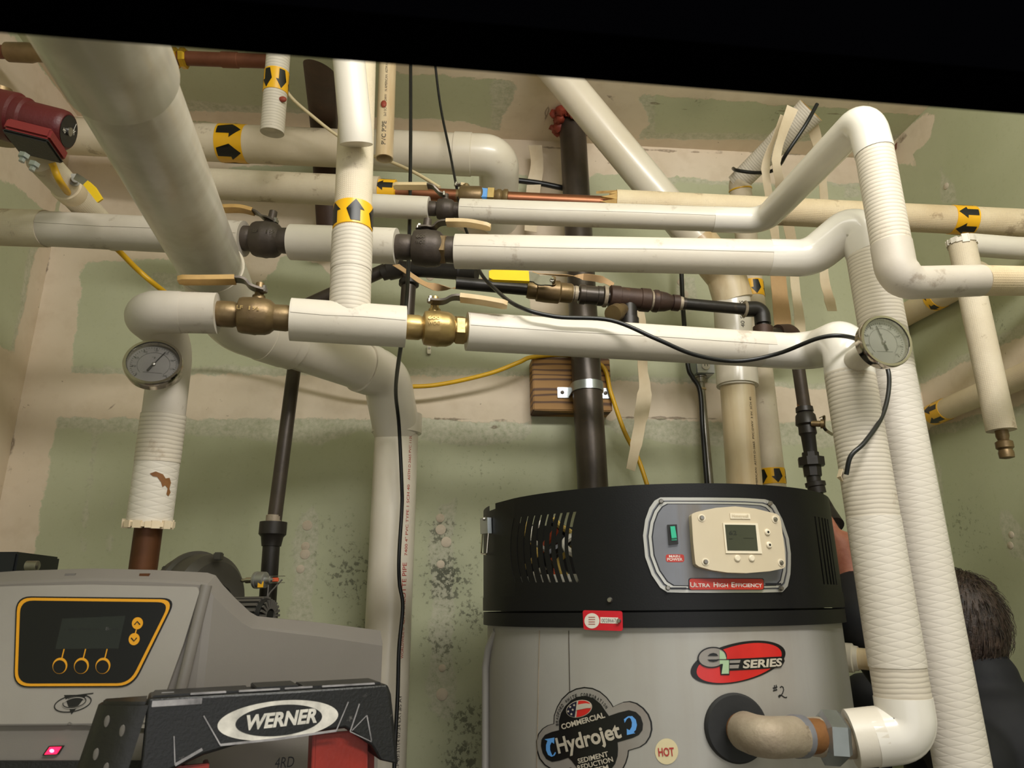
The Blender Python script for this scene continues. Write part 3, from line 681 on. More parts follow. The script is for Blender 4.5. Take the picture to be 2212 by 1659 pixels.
# ---- upper white line J and K
def Jz(x, y): return z3(x, y, 1.67 - (x - 805) / 815 * .06)
rJ = rad(50, Jz(860, 446))
solo('insulated_pipe', tube([Jz(760, 442), Jz(927, 450)], rJ, 0, 24), 'jacket_white', 'thin white insulated stub behind the riser, ending at the small dark valve', 'pipe')
ball_valve('small dark ball valve with a long cream lever and chrome nut', Jz(924, 450), Jz(998, 455), rad(46, Jz(940, 450)), 'bronze_dark', .48, UPV, [Jz(958, 421), Jz(950, 418), Jz(942, 410), Jz(930, 402), Jz(890, 402), Jz(850, 402)], 'lever_cream', hw=.02, boss=.012)
t = thing('insulated_pipe', 'highest white insulated run, rising toward the ceiling then dropping and turning out past the frame', 'pipe', Jz(1300, 465))
rJ2 = rad(53, Jz(1500, 473))
part('pipe_jacket', tube([Jz(994, 455), Jz(1560, 474)], rJ2, 0, 24), 'jacket_white', t); lap(t, Jz(994, 455), Jz(1560, 474), rJ2)
def kp(y): k = (y - 280) / 320; return y3(1880 + 58 * k, y, KY)
rK = rad(79, kp(450))
Kp = [Jz(1540, 474), Jz(1650, 477), y3(1862, 262, KY), kp(330)]
Kf = fillet([Kp[0], Kp[1], y3(1868, 252, KY), kp(330)], .045)
part('elbow_cover', tube([Kp[0], Kp[1], y3(1868, 250, KY), kp(330)], [rJ2 * 1.04 + (rK - rJ2) * (0 if i < 12 else (i - 11) / max(1, len(Kf) - 12)) * 1.0 for i in range(len(Kf))], .045, 28), 'fitting_white', t)
part('pipe_jacket', tube([kp(318), kp(540)], rK * 1.0, 0, 28), 'jacket_ridged', t)
part('elbow_cover', tube([kp(528), kp(612), z3(2118, 606, 1.15)], [rK * 1.03 - (rK * 1.03 - rad(68, z3(2100, 606, 1.15))) * max(0, i - 6) / 6 for i in range(13)], .05, 28), 'jacket_grey', t, 'dented plain elbow cover')
part('pipe_jacket', tube([z3(2114, 606, 1.15), to_wall(z3(2330, 608, 1.24), z3(2114, 606, 1.15))], rad(66, z3(2120, 606, 1.15)), 0, 26), 'jacket_tan', t, 'tan cloth jacket beyond the elbow')
# ---- F: tan line behind
def Fz(x): return z3(x, 398 + (x - 470) * .0483, 1.80 - (x - 470) / 1742 * .06)
rF = rad(66, Fz(600))
t = thing('insulated_pipe', 'tan cloth-wrapped pipe high behind the riser, ending at a yellow arrow band', 'pipe', Fz(600))
part('pipe_jacket', tube([Fz(330), Fz(820)], rF, 0, 26), 'jacket_canvas', t)
arrows(t, Fz(330), Fz(860), rF * .8, (Fz(812) - Fz(330)).length, (Fz(856) - Fz(330)).length, -1, 3)
part('copper_tail', tube([Fz(800), Fz(1000)], rF * .42, 0, 18), 'copper', t)
FA, FB = Fz(985), Fz(1052)
ball_valve('small bronze check valve behind the black cable, blue and brass end fittings', FA, FB, rad(46, FA), 'brass', .3, UPV, [FA + UPV * .03, FA + UPV * .032 + VX * .01, FA + UPV * .031 + VX * .02, FA + UPV * .03 + VX * .03], 'lever_cream', hw=.012, boss=.004, prof=[(0, .6), (.1, .62), (.12, .85), (.2, .95), (.8, 1), (.86, .9), (.9, .7), (1, .66)])
t = thing('copper_pipe', 'bare copper pipe leaving the bronze check valve, with brass adapter rings', 'pipe', Fz(1180))
rC = rad(29, Fz(1200)) 
part('tube', tube([Fz(1050), Fz(1345)], rC, 0, 20), 'copper', t)
part('blue_tape', lathe(Fz(1040), Fz(1090), [(0, rC * 1.5), (.016, rC * 1.45)], 6), 'sticker_blue', t, ang=20)
part('hex_nut', lathe(Fz(1054), Fz(1090), [(0, rC * 1.6), (.016, rC * 1.6)], 6), 'brass_bright', t, ang=20)
part('adapter', lathe(Fz(1067), Fz(1120), [(0, rC * 1.05), (.01, rC * 1.3), (.016, rC * 1.3), (.02, rC * 1.1), (.026, rC * 1.35), (.034, rC * 1.35), (.036, rC * 1.05)], 20), 'brass', t)
t = thing('insulated_pipe', 'tan cloth-wrapped pipe with torn foam end, running behind the white pipes past the frame', 'pipe', Fz(1700))
rF2 = rad(60, Fz(1940))
part('pipe_jacket', tube([Fz(1330), to_wall(Fz(2400), Fz(1330))], rF2, 0, 28), 'jacket_tan', t)
bm = B(); dF = (Fz(1400) - Fz(1300)).normalized(); u_, v_ = frame(dF)
for k in range(14):
    a = 2 * PI * k / 14 + .2; q = random.uniform(.008, .05) * (1.2 if .2 < math.sin(a) else .4); dr = u_ * math.cos(a) + v_ * math.sin(a)
    prism([Fz(1330) + dr * rF2 * .93 + u_.cross(dF) * 0 + (v_ * math.cos(a) - u_ * math.sin(a)) * e for e in (-.008, .008)] + [Fz(1330) - dF * q + dr * rF2 * .8], -dr * .006, bm)
part('torn_foam', bm, 'foam_edge', t)
sA = (Fz(2052) - Fz(1330)).length; arrows(t, Fz(1330), Fz(2400), rF2, sA, sA + (Fz(2100) - Fz(2052)).length, -1, 5)
# ---- E: fat pipe along the top of the back wall
def Ez(x): return z3(x, 296 + (x - 200) * .0465, 2.03 - (x - 200) / 900 * .02)
rE = rad(80, Ez(600))
t = thing('insulated_pipe', 'fat cream insulated pipe under the ceiling with arrow band, ending in a bare elbow', 'pipe', Ez(600))
part('pipe_jacket', tube([Ez(110), Ez(760)], rE, 0, 30), 'jacket_cream', t)
sA = (Ez(478) - Ez(110)).length; arrows(t, Ez(110), Ez(760), rE, sA, sA + (Ez(536) - Ez(478)).length, 1, 5, turn=-.15)
rEp = rad(87, Ez(900))
part('plain_pipe', tube([Ez(755), Ez(1000)], rEp, 0, 30), 'pvc_white', t)
part('coupling', lathe(Ez(982), Ez(1030), [(0, rEp), (0, rEp * 1.06), ((Ez(1018) - Ez(982)).length, rEp * 1.06), ((Ez(1020) - Ez(982)).length, rEp)], 30), 'pvc_white', t)
part('elbow', tube([Ez(1010), Ez(1070) + VX * .01, y3(1078, 480, WALL_Y - .09)], rEp * 1.02, .07, 30), 'pvc_white', t)
# ---- A: fat drain pipe from the upper corner, elbows, down to the floor
A0, A1 = z3(150, -60, .66), z3(462, 590, 1.375)
dA = (A1 - A0).normalized(); rA = .0572
t = thing('drain_pipe', 'fat white plastic drain pipe slanting down from overhead, elbows, then straight down by the boiler', 'pipe', y3(845, 1300, 1.85))
A2, A3, A4 = z3(505, 695, 1.475), z3(835, 812, 1.80), y3(862, 900, 1.83)
AD = y3(838, 1365, 1.86); AD0 = y3(857, 930, 1.83)
Cc = z3(262, 168, .805)
part('plain_pipe', tube([Cc, A1], rA, 0, 36), 'pvc_shaded', t)
part('socket', lathe(A0, Cc, [(0, rA * 1.1), ((Cc - A0).length - .004, rA * 1.1), ((Cc - A0).length, rA * 1.06), ((Cc - A0).length, rA)], 36), 'pvc_shaded', t, 'wider socket near the black rail')
part('seam', tube([z3(186, 112, .80 - .1), z3(222, 186, .865 - .1)], .0008, 0, 6), 'jacket_grey', t)
part('elbow', tube([A1 - dA * .03, A1 + (A2 - A1) * .25, A2, A2 + (A3 - A2) * .35], rA * 1.07, .09, 36), 'pvc_white', t)
part('plain_pipe', tube([A2 + (A3 - A2) * .2, A3 - (A3 - A2) * .1], rA, 0, 36), 'pvc_white', t)
part('elbow', tube([A2 + (A3 - A2) * .80, A3, AD0], rA * 1.06, .075, 36), 'pvc_white', t)
part('elbow_socket', lathe(A2 + (A3 - A2) * .80, A3, [(0, rA), (0, rA * 1.1), (.035, rA * 1.1), (.036, rA)], 36), 'pvc_white', t)
dn = (AD - AD0).normalized(); c0 = AD0 - dn * .045
part('elbow_socket', lathe(c0, c0 + dn, [(0, rA), (.002, rA * 1.13), (.052, rA * 1.13), (.055, rA * 1.04), (.055, rA)], 36), 'pvc_white', t)
Afl = AD0 + dn * ((AD0.z) / -dn.z)
part('plain_pipe', tube([c0, Afl], rA * .985, 0, 36), 'pvc_white', t)
part('elbow_socket', lathe(A2 + (A3 - A2) * .30, A3, [(-.06, rA), (-.058, rA * 1.1), (0, rA * 1.1), (.001, rA)], 36), 'pvc_white', t)
part('knockout_dot', lathe(y3(878, 842, 1.745), y3(878, 842, 1.745) - VY, [(0, .008), (.004, .008)], 16), 'pvc_white', t)
LA = (Afl - AD0).length; mfA = swap(on_tube(AD0, Afl, rA * .985)); bm = B(); kk = (1420 - 930)
def Aalong(y): return (y3(857 + (838 - 857) * (y - 930) / (1365 - 930), y, 1.83 + .03 * (y - 930) / 435) - AD0).length
for s, ya, yb, h, tm in (('WORLDWIDE ®', 1418, 1352, .008, 'print_red'), ('CHARLOTTE PIPE', 1346, 1215, .0125, 'print_red'), ('7400 4" PVC TYPE 1 SCH 40', 1200, 1050, .0085, 'print_red'), ('ASTM D 2665 PVC 1120', 1040, 945, .0075, 'print_red'), ('12-P 03/31/14 07:24 EXT.#5 AY', 1659, 1495, .0085, 'print_black')):
    s0, s1 = Aalong(ya), Aalong(yb)
    part('pipe_print', text(s, lambda x, y, s0=s0: (-.042 + y, s0 - x), s0 - s1, h, .0, mapf=mfA, off=.0004), tm, t)
# ---- C row: brass valve and copper along the very top
def Cz(x): return z3(x, 112 + x * .035, 1.80)
t = thing('copper_pipe', 'brown copper pipe under the black rail with shiny gold fitting beside the drain pipe', 'pipe', Cz(450))
rCr = rad(30, Cz(450))
part('tube', tube([Cz(90), Cz(606)], rCr, 0, 20), 'copper_red', t)
for x in (372, 390): part('gold_fitting', lathe(Cz(x), Cz(x + 40), [(0, rCr * 1.1), (.003, rCr * 1.45), (.014, rCr * 1.45), (.018, rCr * 1.15)], 8), 'brass_shiny', t, ang=20)
part('coupling', lathe(Cz(480), Cz(540), [(0, rCr), (0, rCr * 1.12), (.04, rCr * 1.12), (.042, rCr)], 20), 'copper_red', t)
t = thing('union_valve', 'dull bronze union at the upper corner above the red pump', 'valve', Cz(50))
part('valve_body', lathe(Cz(14), Cz(96), [(0, rCr * 1.1), (.004, rCr * 1.35), (.06, rCr * 1.4), (.075, rCr * 1.2), (.08, rCr * 1.25), (.094, rCr * 1.25)], 24), 'brass', t)
part('copper_tail', tube([Cz(-80), Cz(14)], rCr * .95, 0, 18), 'copper_red', t)
# ---- D: short arrow pipe
D0, D1 = to_ceiling(y3(603, 95, 1.38), y3(588, 287, 1.42)), y3(588, 287, 1.42)
rD = rad(50, y3(594, 220, 1.407)); t = thing('insulated_pipe', 'short cream insulated drop with down-arrow band and red caulk blob, before the ceiling', 'pipe', D1)
part('pipe_jacket', tube([D0, D1], rD, 0, 24), 'jacket_ridged', t)
sA = (y3(598, 156, 1.393) - D0).length; arrows(t, D0, D1, rD, sA, (y3(594, 202, 1.403) - D0).length, 1, 3, turn=.2)
mfD = swap(on_tube(D0, D1, rD)); sB = (y3(592, 222, 1.407) - D0).length
bm = B(); c_ = mfD(-.016, sB, .003); bmesh.ops.create_icosphere(bm, subdivisions=2, radius=.009, matrix=Matrix.Translation(c_) @ Matrix.Diagonal((1, .6, .8, 1))); part('caulk_blob', bm, 'caulk_red', t)
# ---- H: open cream PVC piece
H0, H1 = y3(840, 60, 1.57), y3(830, 343, 1.60); rH = rad(38, y3(832, 320, 1.60))
t = thing('plastic_pipe', 'open-ended cream plastic pipe hanging just behind the riser, black print on it', 'pipe', H1)
dH = (H1 - H0).normalized(); LH = (H1 - H0).length
part('tube', lathe(H0, H1, [((H0 - to_ceiling(H0, H1)).length * -1, rH), (0, rH), (LH, rH), (LH, rH * .86), (LH - .12, rH * .86)], 28, caps=(True, True)), 'pvc_cream', t)
mfH = swap(on_tube(H0, H1, rH))
def Hs(y): return (y3(840 - 10 * (y - 60) / 283, y, 1.57 + .03 * (y - 60) / 283) - H0).length
part('pipe_print', text('PVC PIPE', lambda x, y: (-.002 + y, Hs(322) - x), Hs(322) - Hs(272), .011, .01, mapf=mfH, off=.0004), 'print_black', t)
part('pipe_print', text('2x3 SCH 40 DWV', lambda x, y: (-.001 + y, Hs(262) - x), Hs(262) - Hs(215), .006, 0, mapf=mfH, off=.0004), 'print_black', t)
part('pipe_print', text('N AMERICAN  ASTM F-891', lambda x, y: (-.001 + y, Hs(208) - x), Hs(208) - Hs(140), .006, 0, mapf=mfH, off=.0004), 'print_black', t)
c_ = mfH(.006, Hs(236), .001); bm = B(); bmesh.ops.create_icosphere(bm, subdivisions=2, radius=.011, matrix=Matrix.Translation(c_) @ Matrix.Diagonal((.7, .35, 1, 1))); part('caulk_blob', bm, 'caulk_red', t)
# ---- top brown iron drop
solo('iron_pipe', tube([to_ceiling(y3(676, 60, 1.30), y3(690, 150, 1.50)), y3(690, 150, 1.50), y3(702, 285, 1.86), y3(716, 520, 1.95)], rad(64, y3(692, 200, 1.7)), 0, 24), 'iron_rust', 'rusty brown iron pipe dropping from the ceiling behind the fat cream pipe', 'pipe')
# ---- centre gas riser through the ceiling
I0 = y3(1240, 330, 1.93); dI = (y3(1280, 1040, 1.93) - I0); rI = rad(62, y3(1262, 700, 1.93))
It = I0 - dI * ((CEIL_Z - I0.z) / -dI.z); Ib = y3(1283, 1120, 1.93)
It = I0 + dI * ((CEIL_Z - I0.z) / dI.z); Ib = I0 + dI * ((1.2 - I0.z) / dI.z)
t = thing('iron_pipe', 'thick black iron riser from a red-caulked ceiling hole down behind the water heater', 'pipe', Ib)
part('tube', tube([It, Ib], rI, 0, 28), 'iron', t)
bm = B()
for k in range(60):
    a = 2 * PI * k / 30; q = random.uniform(1.0, 1.75); p = It + Vector((math.cos(a) * rI * q, math.sin(a) * rI * q, -random.uniform(.002, .05) * (2.1 - q)))
    bmesh.ops.create_icosphere(bm, subdivisions=2, radius=random.uniform(.007, .017), matrix=Matrix.Translation(p) @ Matrix.Diagonal((1, 1, random.uniform(.6, 1.3), 1)))
for v in bm.verts: v.co += Vector((random.uniform(-1, 1), random.uniform(-1, 1), random.uniform(-1, 1))) * .0028
part('fire_caulk', bm, 'caulk_red', t, 'rough red-brown caulk round the pipe at the ceiling')
# block and clamp
bt = [plane3(x, y, Vector((0, 1.985, 0)), VY) for x, y in ((1153, 774), (1320, 778), (1320, 884), (1153, 890))]
c_ = (bt[0] + bt[2]) / 2; hw_, hh_ = (bt[1].x - bt[0].x) / 2, (bt[0].z - bt[3].z) / 2
solo('wood_block', box(Vector((c_.x, (1.985 + WALL_Y) / 2, c_.z)), VX * hw_, VY * ((WALL_Y - 1.985) / 2), VZ * hh_, .003), 'wood', 'brown timber block fixed to the wall behind the iron riser', 'block')
t = thing('pipe_clamp', 'galvanised strap clamp holding the iron riser to the timber block', 'clamp', y3(1275, 845, 1.9))
ck = I0 + dI * ((y3(1270, 838, 1.93).z - I0.z) / dI.z); cw = []
for k in range(13):
    a = PI * k / 12; cw.append(ck + Vector((-math.cos(a) * (rI + .002), -math.sin(a) * (rI + .002), 0)))
cw = [Vector((cw[0].x, 1.983, ck.z))] + cw + [Vector((cw[-1].x, 1.983, ck.z))]
part('strap', bar(cw, VZ, .026, .004), 'zinc', t)
for s in (-1, 1):
    e = Vector((ck.x + s * (rI + .018), 1.981, ck.z)); part('ear', box(e, VX * .018, VY * .002, VZ * .016, .001), 'zinc', t)
    part('screw', lathe(e + Vector((s * .004, -.002, 0)), e + Vector((s * .004, -1, 0)), [(0, .006), (.004, .005), (.005, .001)], 12), 'iron', t)
# ---- left iron pipes
g0_ = y3(834, 582, 1.66); t = thing('iron_pipe', 'black iron pipe falling from the dark fitting behind the riser down past the boiler blower', 'pipe', y3(575, 1300, 1.7))
pl = [g0_, y3(655, 662, 1.70), y3(640, 760, 1.72), y3(592, 1130, 1.72)]
part('tube', tube(pl, rad(31, pl[3]), .03, 22), 'iron', t)
rr_ = rad(31, pl[3]); e0 = y3(591, 1128, 1.72); e1 = y3(586, 1180, 1.72); e2 = y3(570, 1420, 1.72)
part('bell_reducer', lathe(e0, e1, [(0, rr_), (0, rr_ * 1.85), (.028, rr_ * 1.85), (.034, rr_ * 1.5), ((e1 - e0).length, rr_ * 1.3)], 24), 'iron_black', t)
part('thread_tape', lathe(e0 - (e1 - e0) * .3, e0, [(0, rr_), (.001, rr_ * 1.08), (.016, rr_ * 1.08)], 22), 'steel_cast', t)
part('lower_tube', tube([e1, e2, Vector((e2.x, e2.y, .9))], rr_ * 1.15, 0, 22), 'iron_black', t)
t = thing('iron_tee', 'black iron tee fittings behind the dark bronze valve, a short leg hanging from them', 'pipe fitting', y3(880, 600, 1.64))
f0 = y3(858, 590, 1.64); rf = rad(36, f0)
part('run', tube([y3(826, 590, 1.65), y3(860, 580, 1.64), y3(930, 583, 1.62), y3(1030, 590, 1.58)], rf * .95, 0, 22), 'iron_black', t)
for a, b in ((y3(838, 583, 1.65), y3(872, 576, 1.64)), (y3(985, 586, 1.6), y3(1012, 588, 1.6))): part('collar', lathe(a, b, [(0, rf), (.002, rf * 1.3), ((b - a).length - .002, rf * 1.3), ((b - a).length, rf)], 22), 'iron_black', t)
part('leg', tube([y3(885, 585, 1.635), y3(878, 690, 1.64)], rad(32, y3(882, 640, 1.635)), 0, 22), 'iron', t)
part('leg_collar', lathe(y3(884, 605, 1.635), y3(882, 630, 1.635), [(0, rf), (.004, rf * 1.2), (.014, rf * 1.2), (.016, rf)], 22), 'iron_black', t)
# ---- gas line with yellow lever
def gz(x): return y3(x, 613 + (x - 1005) * .091, 1.46)
rg = rad(27, gz(1080))
t = thing('gas_pipe', 'black gas line of threaded fittings crossing in front of the thick iron riser', 'pipe', gz(1300))
part('nipple', tube([gz(985), gz(1145)], rg, 0, 20), 'iron_black', t)
def cuff(a, b, k, m='iron_rust', name='coupling', lip=.25): 
    A_, B_ = gz(a), gz(b); L_ = (B_ - A_).length
    part(name, lathe(A_, B_, [(0, rg * k * .9), (.002, rg * k), (L_ * lip, rg * k), (L_ * lip + .001, rg * k * .93), (L_ * (1 - lip), rg * k * .93), (L_ * (1 - lip) + .001, rg * k), (L_ - .002, rg * k), (L_, rg * k * .9)], 24), m, t)
part('nipple', tube([gz(1225), gz(1480)], rg * 1.05, 0, 20), 'iron', t)
cuff(1250, 1302, 1.62, 'iron'); cuff(1316, 1404, 1.92); 
for a, k in ((1231, 1.28), (1240, 1.28), (1303, 1.75), (1405, 1.6), (1466, 1.1)): part('sealant_ring', lathe(gz(a), gz(a + 20), [(0, rg * k), (.003, rg * k * 1.03), (.008, rg * k)], 22), 'steel_cast', t)
A_, B_ = gz(1409), gz(1466); L_ = (B_ - A_).length
part('bell_reducer', lathe(A_, B_, [(0, rg * 1.7), (.004, rg * 1.85), (.012, rg * 1.85), (.014, rg * 1.7), (L_ * .5, rg * 1.55), (L_ * .75, rg * 1.15), (L_ * .76, rg * 1.35), (L_, rg * 1.35)], 24), 'iron_rust', t)
tb = gz(1358); part('branch', lathe(tb, tb - VZ + VX * -.05, [(0, rg * 1.3), (.05, rg * 1.35), (.05, rg * 1.6), (.075, rg * 1.6), (.075, rg), (.11, rg)], 22), 'iron_black', t)
part('branch', lathe(y3(1345, 668, 1.45), y3(1300, 690, 1.38), [(0, rg), (.03, rg * 1.1), (.03, rg * 1.4), (.055, rg * 1.4), (.056, rg * .8)], 20), 'brass', t)
e0 = gz(1640); e1 = y3(1648, 730, 1.46)
part('nipple', tube([gz(1475), gz(1625)], rg * .95, 0, 20), 'iron_black', t)
part('elbow', tube([gz(1608), y3(1645, 667, 1.46), y3(1648, 700, 1.46)], rg * 1.3, .028, 22), 'iron_black', t)
part('sealant_ring', lathe(gz(1606), gz(1640), [(0, rg * 1.2), (.003, rg * 1.45), (.007, rg * 1.2)], 22), 'steel_cast', t)
part('nipple', tube([y3(1648, 690, 1.46), y3(1650, 780, 1.46)], rg * .95, 0, 20), 'iron_black', t)
part('coupling', lathe(y3(1648, 705, 1.46), y3(1650, 780, 1.46), [(0, rg * 1.2), (.003, rg * 1.6), (.03, rg * 1.6), (.034, rg * 1.2)], 22), 'iron_rust', t)
va, vb = gz(1138), gz(1236)
ball_valve('brass gas valve with bright yellow plastic lever', va, vb, rad(50, va), 'brass', .52, -VY + VZ * .35, [y3(1192, 607, 1.40), y3(1178, 606, 1.40), y3(1164, 606, 1.40), y3(1150, 599, 1.40), y3(1105, 597, 1.40), y3(1056, 595, 1.40)], 'yellow_vinyl', hw=.028, lmat='steel', boss=.014, prof=[(0, .72), (.05, .8), (.2, .8), (.22, .95), (.4, 1.0), (.7, 1.0), (.74, .86), (.96, .86), (1, .78)], nut=(.72, .24, 'brass_bright'))
gv = bpy.context.scene.objects[-1]
# ---- second gas drop on the right of the heater
t = thing('gas_pipe', 'black iron gas drop with a small chrome-handled cock, beside the white risers', 'pipe', y3(1755, 960, 1.72))
q0 = y3(1705, 720, 1.66); part('tube', tube([y3(1650, 722, 1.62), q0, y3(1716, 735, 1.66), y3(1738, 885, 1.68)], rad(27, y3(1735, 850, 1.68)), .02, 20), 'iron', t)
part('elbow', tube([y3(1680, 718, 1.64), y3(1712, 716, 1.66), y3(1718, 750, 1.66)], rad(34, q0), .02, 20), 'iron_rust', t)
rq = rad(27, y3(1735, 850, 1.68)); a0, a1 = y3(1737, 880, 1.68), y3(1752, 985, 1.68); L_ = (a1 - a0).length
part('cock_body', lathe(a0, a1, [(0, rq * 1.3), (.012, rq * 1.35), (.014, rq * 1.15), (.022, rq * 1.5), (.045, rq * 1.65), (.05, rq * 1.3), (.07, rq * 1.35), (.075, rq * 1.1), (L_, rq)], 22), 'iron_black', t)
part('rust_ring', lathe(a0 - (a1 - a0) * .12, a0, [(0, rq), (.012, rq * 1.05)], 20), 'steel_rust', t)
h0 = y3(1752, 915, 1.66); part('cock_stem', lathe(h0, y3(1790, 916, 1.64), [(0, .008), (.022, .008), (.022, .012), (.03, .012)], 12), 'brass', t)
part('cock_handle', bar(spline([y3(1772, 902, 1.64), y3(1780, 900, 1.64), y3(1781, 925, 1.64), y3(1800, 940, 1.64)], 4), VY, .012, .002), 'chrome', t)
part('union', lathe(y3(1750, 978, 1.68), y3(1757, 1035, 1.68), [(0, rq * 1.3), (.012, rq * 1.3), (.013, rq * 2.0), (.034, rq * 2.0), (.036, rq * 1.4), (.06, rq * 1.35)], 8), 'iron_black', t, ang=20)
part('lower_tube', tube([y3(1752, 1000, 1.68), y3(1765, 1080, 1.68), y3(1782, 1105, 1.67), y3(1806, 1160, 1.62)], rq * 1.05, .03, 20), 'iron_black', t)
part('coupling', lathe(y3(1760, 1040, 1.68), y3(1768, 1075, 1.68), [(0, rq * 1.1), (.002, rq * 1.5), (.012, rq * 1.5), (.014, rq * 1.3), (.03, rq * 1.3)], 20), 'iron_black', t)
part('elbow', tube([y3(1772, 1085, 1.68), y3(1784, 1106, 1.67), y3(1803, 1135, 1.63)], rq * 1.4, .03, 20), 'iron_black', t)
# ---- cream diagonal to vertical vent
S0, S1, S2 = to_ceiling(y3(1165, 110, 1.66), y3(1528, 548, 1.72)), y3(1560, 597, 1.72), y3(1607, 1045, 1.78)
rS = rad(73, y3(1390, 390, 1.69)); t = thing('vent_pipe', 'cream plastic vent slanting down from the ceiling, then dropping vertically behind the heater', 'pipe', S2)
part('plain_pipe', tube([S0, y3(1528, 548, 1.72)], rS, 0, 28), 'pvc_white', t)
s1 = y3(1583, 620, 1.74)
part('elbow', tube([y3(1505, 520, 1.72), y3(1568, 596, 1.73), y3(1584, 650, 1.74)], rS * 1.12, .06, 28), 'pvc_cream', t)
part('plain_pipe', tube([y3(1580, 640, 1.74), y3(1592, 835, 1.76)], rad(78, y3(1585, 700, 1.75)), 0, 28), 'pvc_white', t)
c0 = y3(1590, 780, 1.76); c1 = y3(1593, 834, 1.76)
part('socket', lathe(c0, c1, [(0, rS), (.004, rad(88, c1)), ((c1 - c0).length, rad(88, c1)), ((c1 - c0).length, rS * .9)], 28), 'pvc_white', t)
S2b = y3(1612, 1100, 1.78); rS2 = rad(73, y3(1598, 900, 1.77))
part('plain_pipe', tube([y3(1592, 825, 1.76), S2b], rS2, 0, 28), 'pvc_cream', t)
mfS = swap(on_tube(y3(1580, 640, 1.74), y3(1592, 835, 1.76), rad(78, y3(1585, 700, 1.75))))
part('pipe_print', text('40 SERIES', lambda x, y: (-.031 + y, .105 - x), .075, .011, 0, mapf=mfS, off=.0005), 'print_black', t)
mfS2 = swap(on_tube(y3(1592, 825, 1.76), S2b, rS2)); LS = (S2b - y3(1592, 825, 1.76)).length
part('pipe_print', text('AMERICAN  ASTM D-2665  PVC-DWV  3 IN  SCH 40', lambda x, y: (-.036 + y, LS * .85 - x), LS * .7, .006, 0, mapf=mfS2, off=.0005), 'print_black', t)
# ---- tan wrapped vertical with arrows behind the vent, and its open-ended slope
T0, T1, T2, T3 = y3(1752, 238, 1.62), y3(1597, 392, 1.82), y3(1618, 560, 1.88), y3(1676, 1090, 1.9)
rT_ = rad(46, y3(1600, 450, 1.85)); t = thing('insulated_pipe', 'tan wrapped pipe with open sawn end near the ceiling, bending down behind the cream vent', 'pipe', T3)
dT = (T0 - T1).normalized()
part('sloped_jacket', lathe(T0, T1, [(0, rad(66, T0)), (.05, rad(62, T0)), (.14, rT_ * 1.05), ((T0 - T1).length + .012, rT_)], 26, caps=(False, True)), 'jacket_ridged', t)
part('sawn_end', lathe(T0, T1, [(0, rad(66, T0)), (0, rad(50, T0)), (.06, rad(48, T0))], 26, caps=(False, True)), 'foam_edge', t)
part('dark_interior', lathe(T0 - dT * .025, T1, [(0, rad(49, T0)), (.01, rad(49, T0))], 24), 'iron_black', t)  # black disc inside the open end, for its black interior
part('pipe_jacket', tube([T1 + dT * .05, T1, T2, T3], rT_, .03, 26), 'jacket_canvas', t)
tL = (T3 - T2).length
for yy0, yy1 in ((612, 646), (1012, 1046)):
    k0, k1 = ((y3(1622 + (yy - 600) * .118, yy, 1.89) - T2).dot((T3 - T2).normalized()) for yy in (yy0, yy1)); arrows(t, T2, T3, rT_, k0, k1, 1, 3, turn=.25)
solo('cable_tie', lathe(T1 + (T2 - T1) * .1, T2, [(0, rT_ * 1.02), (.001, rT_ * 1.06), (.004, rT_ * 1.06), (.005, rT_ * 1.02)], 24), 'cable_yellow', 'thin yellow tie round the bend of the tan wrapped pipe', 'cable tie')
# ---- pipe along the right-hand wall
def rw(x, y, o=.045): return plane3(x, y, Vector((XR - o, 0, 0)), VX)
R0, R1 = rw(1992, 906), rw(2500, 686); rRw = rad(44, R0)
t = thing('insulated_pipe', 'cream insulated pipe along the corner wall with one yellow arrow band and torn flaps', 'pipe', R0)
part('pipe_jacket', tube([R0, R1], rRw, 0, 24), 'jacket_tan', t)
sA = (rw(2016, 896) - R0).length; arrows(t, R0, R1, rRw, sA, (rw(2046, 882) - R0).length, -1, 3)
dR = (R1 - R0).normalized(); ur, vr = frame(dR)
for a in (0.5, 2.2, 3.6, 5.2):
    dr = ur * math.cos(a) + vr * math.sin(a); part('torn_flap', bar([R0 + dr * rRw * .9, R0 - dR * .015 + dr * rRw * 1.2, R0 - dR * .03 + dr * rRw * 1.25], dr.cross(dR), [.03, .026, .012], .0015), 'strip_cream', t)
R2, R3 = rw(1938, 690, .04), rw(2120, 590, .04)
t = thing('insulated_pipe', 'short stained insulated stub with an arrow band, on the corner wall behind the white elbow', 'pipe', R2)
part('pipe_jacket', tube([R2, R3], rad(48, R2), 0, 24), 'jacket_tan', t); sA = (R3 - R2).length * .48; arrows(t, R2, R3, rad(48, R2), sA, sA + .03, -1, 3)
# ---- hanging pipe on the right with brass cap
X0, X1 = y3(2078, 528, 1.30), y3(2163, 930, 1.30); rX = rad(50, X0)
t = thing('insulated_pipe', 'white insulated drop hanging at the edge, torn open at its top, brass plug below', 'pipe', X1)
part('pipe_jacket', tube([X0, X1], rX * 1.06, 0, 26), 'jacket_canvas', t)
part('elbow_cover', tube([y3(2082, 540, 1.36), y3(2090, 528, 1.36), y3(2190, 536, 1.36), to_wall(y3(2290, 540, 1.36), y3(2190, 536, 1.36))], rX * 1.02, .01, 24), 'jacket_white', t)
bm = B(); dX = (X1 - X0).normalized(); ux, vx = frame(dX)
for k in range(16):
    a = 2 * PI * k / 16; dr = ux * math.cos(a) + vx * math.sin(a); box(X0 + dr * rX * 1.03 - dX * random.uniform(0, .008), dr * .003, dX.cross(dr) * .007, dX * random.uniform(.004, .01), 0, bm)
part('torn_edge', bm, 'jacket_white', t)
Xe = y3(2180, 1010, 1.30); LX = (Xe - X1).length; rb = rad(26, X1)
